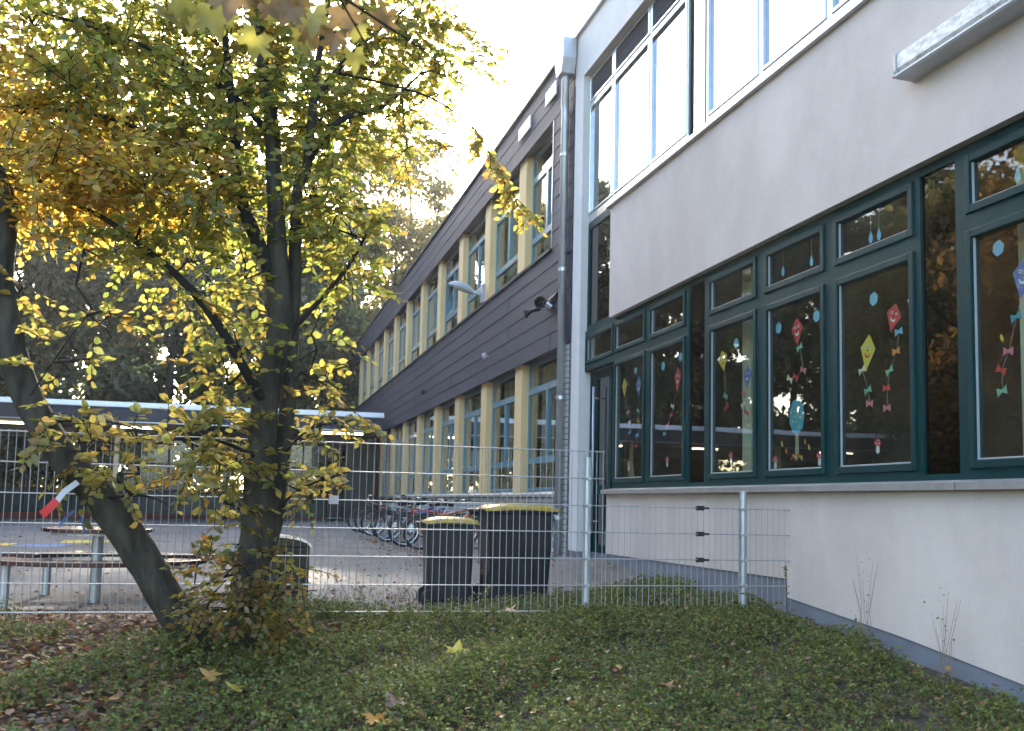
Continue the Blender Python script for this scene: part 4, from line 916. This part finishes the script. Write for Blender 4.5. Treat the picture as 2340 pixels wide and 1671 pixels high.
LF = Leafer(); cluster_fill(LF, CL_LEAN, lim2, .07, ['olive', 'olive', 'base', 'green', 'olive'])
o = LF.done(None); inv(o, lt); inv([q for q in bpy.data.objects if q.name.startswith('twigs')][-1], lt)

# ribbons tied round the leaning trunk
def ribbon(pts, wd, mname, name, parent):
    vs = []; fs = []
    for (x, y, z), (sx, sz) in pts: vs += [(x - sx * wd, y, z - sz * wd), (x + sx * wd, y, z + sz * wd)]
    fs = [(2 * i, 2 * i + 1, 2 * i + 3, 2 * i + 2) for i in range(len(pts) - 1)]
    o = MB().add(vs, fs).build(name, mname, parent); s_ = o.modifiers.new('solid', 'SOLIDIFY'); s_.thickness = .002; return o
e = empty('barrier_tape', (0, 0, 0), 'red and white plastic tape tied round the leaning trunk', 'tape')
ribbon([((-.97, 6.62, .07), (.7, -.7)), ((-1.04, 6.6, .01), (.7, -.7)), ((-1.07, 6.59, -.04), (.7, -.7))], .017, 'tape_white', 'white_end', e)
ribbon([((-1.07, 6.589, -.04), (.7, -.7)), ((-1.11, 6.59, -.085), (.7, -.7)), ((-1.15, 6.6, -.125), (.7, -.7))], .024, 'tape_red', 'red_end', e)
e = empty('blue_ribbon', (0, 0, 0), 'blue ribbon hanging below the leaning trunk', 'ribbon')
ribbon([((-1.02, 6.9, -.10), (.78, -.6)), ((-1.07, 6.9, -.15), (.78, -.6)), ((-1.10, 6.9, -.20), (.78, -.6))], .008, 'tape_blue', 'loose_end', e)
ribbon([((-.985, 6.9, -.10), (.8, .3)), ((-.965, 6.9, -.19), (.8, .3)), ((-.95, 6.9, -.23), (.8, .3))], .008, 'tape_blue', 'loose_end', e)

# near overhanging maple branch
mp_ = empty('maple_branch', (-.6, 3.0, 2.2), 'overhanging maple twigs with large brownish yellow leaves close at the top', 'branch')
tw = MB(); tw.tube([(-.9, 2.8, 2.6), (-.5, 3.0, 2.0), (-.1, 3.1, 1.66), (.2, 3.2, 1.58), (.5, 3.35, 1.5)], [.012, .010, .007, .005, .003], 6); tw.tube([(-.3, 3.05, 1.83), (-.32, 3.15, 1.6), (-.3, 3.2, 1.45)], [.005, .004, .002], 5)
tw.tube([(.2, 3.2, 1.58), (.3, 3.3, 1.48), (.36, 3.3, 1.36)], [.004, .003, .002], 5)
o = tw.build('twig', 'bark_dark'); inv(o, mp_)
MPOS = [(-.3, 3.2, 1.47), (-.25, 3.1, 1.5), (-.17, 3.2, 1.49), (-.11, 3.0, 1.47), (-.06, 3.1, 1.53), (0, 3.2, 1.54), (.06, 3.1, 1.49), (.13, 3.2, 1.53), (.2, 3.2, 1.47), (.27, 3.3, 1.55), (.34, 3.3, 1.6), (-.02, 3.0, 1.55), (.09, 3.2, 1.62), (.27, 3.3, 1.46), (.38, 3.4, 1.66), (-.42, 3.2, 1.6), (-.2, 3.15, 1.62)]
MPOS += [(a + RNG.normal(0, .05), b + RNG.normal(0, .1), c_ + RNG.uniform(-.02, .09)) for a, b, c_ in MPOS]
for (x, y, z) in MPOS:
    z -= .03
    c = np.array([[.24, .15, .045]]) * RNG.uniform(.55, 1.1) if RNG.random() < .65 else np.array([[.28, .26, .05]]) * RNG.uniform(.7, 1.1)
    o = leaves('leaf', np.array([[x, y, z]]), np.array([[RNG.normal(0, .4), RNG.normal(0, .3), -1.]]), np.array([[RNG.normal(0, .5), -1, RNG.normal(0, .4)]]), np.array([RNG.uniform(.10, .15)]), c, T_MAPLE, 'leaf', None); inv(o, mp_)

# background trees
def far_tree(name, x, y, h, cr, ch, nleaf, pal, label, size=.22, group=None, trunk_r=.22, gap=.5, base=None, m='leaf_far', lean=0.0):
    z0 = gz(x, y); e = empty(name, (x, y, z0), label, 'tree', group)
    top = np.array([lean, 0, h])
    tp = [(0, 0, -.3), (RNG.normal(0, .2) + lean * .3, RNG.normal(0, .2), h * .35), (RNG.normal(0, .3) + lean * .7, RNG.normal(0, .3), h * .7), (lean, 0, h * .97)]
    trunk_mesh('trunk', tp, [trunk_r, trunk_r * .75, trunk_r * .45, .03], 'bark_dark', e, 9, .08, 4)
    zc = (h - ch) if base is None else base; LFp, LFa, LFn, LFs = [], [], [], []
    nb = 26; tips = []; br = MB()
    for k in range(nb):
        t = (k + RNG.random()) / nb; zz = zc + (h - zc) * t
        prof = math.sin(math.pi * min(.97, .18 + .80 * t)) ** .7
        a = k * 2.399 + RNG.normal(0, .3); r = cr * prof * RNG.uniform(.65, 1.1)
        tip = np.array([r * math.cos(a) + lean * zz / h, r * math.sin(a), zz + .25 * r + RNG.normal(0, .3)]); root = np.array([lean * zz / h * .8, 0, max(.3, zz - .35 * r)])
        br.tube([root, (root + tip) / 2 + np.array([0, 0, .15 * r]), tip], [.05 + .03 * (1 - t), .03, .012], 4, cap=False)
        for q in range(5):
            s_ = RNG.uniform(.35, 1.05); tips.append((root + (tip - root) * s_ + RNG.normal(0, .28 * cr * .4, 3), cr * RNG.uniform(.16, .30)))
    br.build('limbs', 'bark_dark', e)
    per = nleaf // len(tips)
    for c, r in tips:
        if RNG.random() < gap * .35: continue
        u = RNG.normal(0, 1, (per, 3)); u = norm(u) * (RNG.random((per, 1)) ** .45) * r * np.array([1.25, 1.25, .75]); LFp.append(c + u)
    p = np.concatenate(LFp); N = len(p); ax = RNG.normal(0, 1, (N, 3)); ax[:, 2] -= .4; nr = RNG.normal(0, 1, (N, 3)); nr[:, 2] += .8
    cc = pick(pal, N, .3)
    o = leaves('crown', p, ax, nr, size * RNG.uniform(.6, 1.25, N), cc, T_DIAM, m, e); o['kind'] = 'stuff'
    return e
FT = [  # x, y, h, crown r, crown height, leaves, palette, words
    (-9.5, 44, 15, 3.6, 13.5, 30000, 'dark', 'dark green tree behind the walkway at the far left'),
    (-6.2, 47, 16, 3.6, 14.5, 30000, 'dark', 'tall dark green tree behind the walkway left of the leaning trunk'),
    (-3.0, 45, 14, 3.4, 12.8, 30000, 'dark', 'dark green tree behind the walkway between the near trunks'),
    (.2, 48, 14.5, 3.2, 13.3, 27000, 'dark', 'dark green tree behind the walkway left of the upright trunk'),
    (3.0, 46, 11.5, 2.6, 10.4, 16000, 'dark', 'dark green tree rising at the far end of the slate building'),
    (5.2, 56, 20.5, 3.8, 18, 20000, 'pale', 'thin pale yellow tree above the far end of the slate roof'),
    (8.2, 60, 22.5, 4.0, 19, 18000, 'pale', 'tall thin pale tree behind the slate roof against the bright sky'),
    (11.5, 62, 18, 3.2, 14, 9000, 'pale', 'sparse pale tree farthest right behind the slate roof'),
    (2.0, 60, 20.0, 4.2, 18.5, 24000, 'pale', 'broad pale olive tree behind the dark trees'),
    (4.2, 54.5, 14, 2.8, 13.2, 15000, 'pale', 'pale olive tree right beyond the end of the slate building'),
    (7.0, 55, 16, 3.0, 14.5, 15000, 'pale', 'pale olive tree just above the slate roof line'),
    (9.6, 56.5, 17.5, 3.0, 15.5, 9000, 'pale', 'thin olive tree showing over the middle of the slate roof'),
    (-13, 50, 17, 4.2, 15.5, 30000, 'dark', 'large dark green tree at the left behind the leaning trunk'),
    (-14.5, 41.5, 15.5, 4.0, 15, 24000, 'dark', 'dense dark tree behind the walkway far beyond the left edge'),
    (-21, 42, 16.5, 4.5, 16, 24000, 'dark', 'dense dark tree behind the far left end of the walkway'),
    (-27, 45, 17, 5, 16.5, 20000, 'dark', 'dense dark tree past the walkway at the far left'),
    (-18, 46, 16, 4.2, 15, 16000, 'dark', 'dark green tree beyond the left edge behind the walkway'),
]
for (x, y, h, cr, ch, n_, pal, lbl) in FT: far_tree('background_tree', x, y, h, cr, ch, n_, pal, lbl, size=.36 if pal == 'dark' else .27, group='trees beyond the walkway', gap=.4 if pal == 'dark' else .45)
for (x, y, h, cr, lbl, pal) in [(-9.2, 15.5, 9, 3.0, 'golden brown tree left of the yard opposite the windows', 'rust'), (-10.5, 21, 11, 3.4, 'rust coloured tree on the left side of the yard', 'rust'), (-12, 27, 11, 3.4, 'olive brown tree on the left side of the yard near the walkway', 'pale'), (-8, 9.5, 8, 2.6, 'yellow tree left of the fence opposite the last window', 'gold'), (-14, 17, 12, 4, 'dark tree behind the golden trees left of the yard', 'dark'), (-16, 24, 13, 4, 'dark tree at the far left of the yard', 'dark'), (-13, 8, 11, 4, 'tall dark tree left of the fence', 'dark'), (-20, 30, 13, 5, 'broad dark tree left of the walkway end', 'dark'), (-22, 20, 13, 5, 'broad dark tree far to the left of the yard', 'dark'), (-19, 12, 13, 4.5, 'dark tree far to the left of the fence', 'dark'), (-24, 37, 15, 5, 'dark tree past the far end of the walkway', 'dark')]:
    far_tree('side_tree', x, y, h, cr, h * .86, 16000, pal, lbl, size=.26, group='trees along the left side of the yard', gap=.1)
for i, (x, y, lbl) in enumerate([(-10.5, 12.5, 'dark hedge shrub left of the yard nearest the fence'), (-11.5, 18, 'dark hedge shrub on the left side of the yard'), (-12.5, 23.5, 'dark hedge shrub on the left beside the olive tree'), (-13.5, 29, 'dark hedge shrub at the left end before the walkway'), (-16, 14, 'second row hedge shrub left of the yard'), (-17, 20, 'second row hedge shrub farther along the yard')]):
    e = far_tree('hedge_shrub', x, y, 4.6, 3.0, 4.5, 9000, 'dark', lbl, size=.22, group='hedge shrubs left of the yard', trunk_r=.06, gap=0); e['category'] = 'shrub'
# low shrubs seen through the glazed walkway
for i, (x, y, h, r, lbl) in enumerate([(-10, 40.8, 2.6, 1.8, 'dark shrub behind the walkway glass at the far left'), (-7.0, 41.2, 2.8, 1.8, 'dark shrub behind the walkway glass left of the leaning trunk'), (-3.8, 40.6, 2.4, 1.7, 'dark shrub behind the walkway glass beside the cream post'), (-.8, 41, 2.8, 1.8, 'dark shrub behind the walkway glass left of the upright trunk'), (1.8, 40.6, 2.2, 1.4, 'dark shrub behind the walkway glass right of the upright trunk')]):
    e = far_tree('shrub', x, y, h, r, h * .98, 2200, 'dark', lbl, size=.16, group='shrubs behind the walkway', trunk_r=.05, gap=.1); e['category'] = 'shrub'

# ------------------------------------------------------------------ ground cover, leaf litter, fallen leaves
def cover_mask(x, y):
    top = 8.0 + 1.25 * smooth((x - .9) / .9) + .25 * np.sin(x * 2.3) - .1 * np.sin(x * 5.1)
    return (y < top) & (x < 4.02 + .1 * np.sin(y * 9) * (np.sin(y * 3.1) > .3))
NS = 27000
x = RNG.uniform(-2.2, 4.19, NS); y = 3.9 + RNG.random(NS) ** .9 * 5.6
patch = np.sin(x * 2.1 + 1.3 * np.sin(y * 1.7)) * np.cos(y * 2.4 - x * .8) + .5 * np.sin(x * 5.3 - y * 4.1)
dens = np.clip(.85 + .35 * patch, .25, 1) * np.where(x < .1, np.clip(.22 + (y < 6.4) * .22 + .25 * patch, .05, .8), 1.0)
keep = cover_mask(x, y) & (RNG.random(NS) < dens); x, y, patch = x[keep], y[keep], patch[keep]; NS = len(x)
hgt = np.clip(.055 + .02 * np.clip((y - 7.9) / .6, 0, 1) + .042 * patch + RNG.normal(0, .02, NS) + .045 * ((y > 8.1) & (x > .9) & (x < 3.2) & (RNG.random(NS) < .5)), .02, .26); K_ = 12
ang = RNG.uniform(0, 2 * np.pi, NS); ln = RNG.uniform(.05, .13, NS)
t = (np.arange(K_) + .5) / K_
px = x[:, None] + np.cos(ang)[:, None] * ln[:, None] * t; py = y[:, None] + np.sin(ang)[:, None] * ln[:, None] * t
pz = ground_z(px, py) + hgt[:, None] * np.sin(np.pi * (.12 + .62 * t))[None, :] * 1.15 + RNG.normal(0, .008, px.shape)
pos = np.stack([px, py, pz], -1).reshape(-1, 3); N = len(pos)
ok_ = pos[:, 0] < 4.195; pos = pos[ok_]; N = len(pos)
ax = RNG.normal(0, 1, (N, 3)); ax[:, 2] = ax[:, 2] * .4 + .25; nr = RNG.normal(0, .55, (N, 3)); nr[:, 2] += 1
cc = pick('cover', N, .35); dry = RNG.random(N) < .05; cc[dry] = pick('litter', int(dry.sum()))
o = leaves('ground_cover', pos, ax, nr, RNG.uniform(.017, .032, N), cc, T_DIAM, 'leaf_ground')
tag(o, 'low dark green evergreen ground cover on the bank before the fence', 'ground cover', kind='stuff')

def litter(name, n_, xr, yr, maskfn, size, label, lift=.02, pal='litter'):
    x = RNG.uniform(*xr, n_); y = RNG.uniform(*yr, n_); k = maskfn(x, y); x, y = x[k], y[k]; N = len(x)
    p = np.stack([x, y, ground_z(x, y) + lift + RNG.random(N) * .015], -1)
    ax = RNG.normal(0, 1, (N, 3)); ax[:, 2] *= .18; nr = RNG.normal(0, .35, (N, 3)); nr[:, 2] += 1
    o = leaves(name, p, ax, nr, size * RNG.uniform(.6, 1.3, N), pick(pal, N, .35), T_OVAL, 'leaf_dry')
    return tag(o, label, 'leaf litter', kind='stuff')
litter('leaf_litter', 13000, (-2.6, .9), (4.2, 8.9), lambda x, y: RNG.random(len(x)) < np.clip(.95 - .55 * smooth((x - .0) / .9), .1, 1), .055, 'brown fallen leaves covering the soil round the trees', .018)
litter('yard_leaves', 7500, (-5, 4.1), (8.9, 24), lambda x, y: (RNG.random(len(x)) < np.clip(1.15 - (y - 8.9) / 5.0, .10, 1) * np.where(x > 1.2, 1, .75)), .052, 'scattered dry leaves lying on the grey yard', .022)
litter('drifted_leaves', 2600, (2.0, 4.1), (13.5, 22), lambda x, y: RNG.random(len(x)) < .8 * np.clip(1 - abs(x - 2.6), .1, 1), .05, 'brown leaves drifted under the parked bicycles', .022)
litter('bank_leaves', 700, (.6, 4.1), (4.2, 8.6), lambda x, y: RNG.random(len(x)) < .55, .045, 'stray brown leaves caught in the ground cover', .075)
# moss and grass tint at the paving edge
n_ = 12000; x = RNG.uniform(-.2, 4.15, n_); y = RNG.uniform(8.7, 12.6, n_); k = RNG.random(n_) < np.clip(1.25 - (y - 8.7) / 2.6, .05, 1) * np.clip(.3 + .7 * np.sin(x * 2 + y), .15, 1); x, y = x[k], y[k]; N = len(x)
p = np.stack([x, y, ground_z(x, y) + .012], -1); ax = RNG.normal(0, .6, (N, 3)); ax[:, 2] = .9; nr = RNG.normal(0, 1, (N, 3)); nr[:, 2] *= .3
o = leaves('edge_grass', p, ax, nr, RNG.uniform(.02, .05, N), pick('pale', N, .3) * .8, T_DIAM, 'leaf_ground', None, RNG.uniform(.01, .02, N)); tag(o, 'thin grass and moss along the edge of the paving', 'grass', kind='stuff')

ML = [(1.25, 6.25, .13, (.60, .46, .04), 'bright yellow maple leaf lying on the ground cover'), (1.93, 7.75, .10, (.45, .26, .10), 'tan maple leaf in front of the bins'), (.74, 5.2, .11, (.42, .24, .17), 'pinkish brown maple leaf near the bottom edge'),
      (.62, 4.95, .12, (.62, .28, .03), 'orange maple leaf at the bottom edge'), (-.13, 5.75, .10, (.40, .22, .04), 'ochre maple leaf below the upright trunk'), (.15, 6.3, .10, (.30, .12, .04), 'rust maple leaf at the foot of the upright trunk'),
      (2.21, 5.35, .09, (.34, .16, .08), 'brown maple leaf on the bank below the wall'), (.0, 5.5, .09, (.42, .30, .04), 'yellow maple leaf near the bottom edge below the trunk')]
for (x, y, s_, c, lbl) in ML:
    a = RNG.uniform(0, 6.28); nn = norm(np.array([RNG.normal(0, .15), -.3 + RNG.normal(0, .15), 1.])); e1 = norm(np.cross(nn, [0, 1, 0.])); e2 = np.cross(nn, e1)
    o = leaves('fallen_maple_leaf', np.array([[0, 0, 0.]]), (e1 * math.cos(a) + e2 * math.sin(a))[None], nn[None], np.array([s_ * 1.25]), np.array([c]), T_MAPLE, 'leaf_dry')
    o.location = (x, y, gz(x, y) + .10); tag(o, lbl, 'leaf', 'large fallen leaves on the bank')

# dry weeds against the wall
for (x, y, h, lbl) in ((4.12, 6.45, .62, 'tall dry weed standing against the rendered wall'), (4.12, 5.62, .55, 'thin dry weed against the wall near the right edge')):
    e = empty('dry_weed', (x, y, gz(x, y)), lbl, 'weed')
    m = MB()
    for k in range(9):
        a = RNG.uniform(-.14, .14); b = RNG.uniform(-.05, .03); hh = h * RNG.uniform(.5, 1)
        m.tube([(RNG.normal(0, .02), RNG.normal(0, .05), -.02), (b * .5, a * .5, hh * .5), (b, a * 1.3, hh)], [.002, .0015, .0009], 4, cap=False)
    m.build('stems', 'dry_stem', e)
    n_ = 16; p = np.stack([RNG.normal(-.01, .02, n_), RNG.normal(0, .08, n_), RNG.uniform(.3, 1, n_) * h], -1)
    leaves('leaves', p, RNG.normal(0, 1, (n_, 3)), RNG.normal(0, 1, (n_, 3)), RNG.uniform(.012, .03, n_), pick('pale', n_) * 1.4, T_DIAM, 'leaf_dry', e)
# arching cotoneaster shoots that stand out of the cover
for (x, y, dx, dy, h, lbl) in ((3.0, 8.3, .18, -.05, .30, 'arching green shoot in front of the fence panel'), (3.9, 7.2, -.25, .1, .22, 'arching green shoot beside the right fence post'), (4.05, 7.4, -.02, .0, .38, 'upright shoot at the step of the plinth'), (1.75, 7.9, .08, .02, .26, 'shoot in front of the smaller bin'), (2.45, 8.1, -.05, .0, .24, 'shoot in front of the tall bin')):
    e = empty('shrub_shoot', (x, y, gz(x, y)), lbl, 'shoot')
    q = [np.array([dx * t * 1.2, dy * t, h * (1.6 * t - .9 * t * t) / .71]) for t in np.linspace(0, 1, 10)]
    MB().tube(q, [.003] * 10, 4).build('stem', 'bark_dark', e)
    n_ = 46; ti = RNG.uniform(.1, 1, n_); p = np.stack([dx * ti * 1.2, dy * ti, h * (1.6 * ti - .9 * ti * ti) / .71], -1) + RNG.normal(0, .006, (n_, 3))
    leaves('leaves', p, RNG.normal(0, 1, (n_, 3)), RNG.normal(0, .6, (n_, 3)) + np.array([0, 0, 1]), RNG.uniform(.016, .03, n_), pick('cover', n_) * 1.2, T_DIAM, 'leaf_ground', e)

# ------------------------------------------------------------------ hazy autumn air
hz, ht_, hp_ = nodes_of('haze_air')
ht_.nodes.remove(hp_)
pv = ht_.nodes.new('ShaderNodeVolumePrincipled'); pv.inputs['Color'].default_value = (0.92, 0.93, 0.95, 1); pv.inputs['Density'].default_value = 0.0007; pv.inputs['Anisotropy'].default_value = 0.5
ht_.links.new(pv.outputs[0], ht_.nodes['Material Output'].inputs['Volume'])
o = MB().box(-145, 145, -45, 165, -4.5, 27).build('haze', 'haze_air'); tag(o, 'thin hazy autumn air over the whole school yard', 'haze', kind='stuff')
sc.cycles.volume_bounces = 0
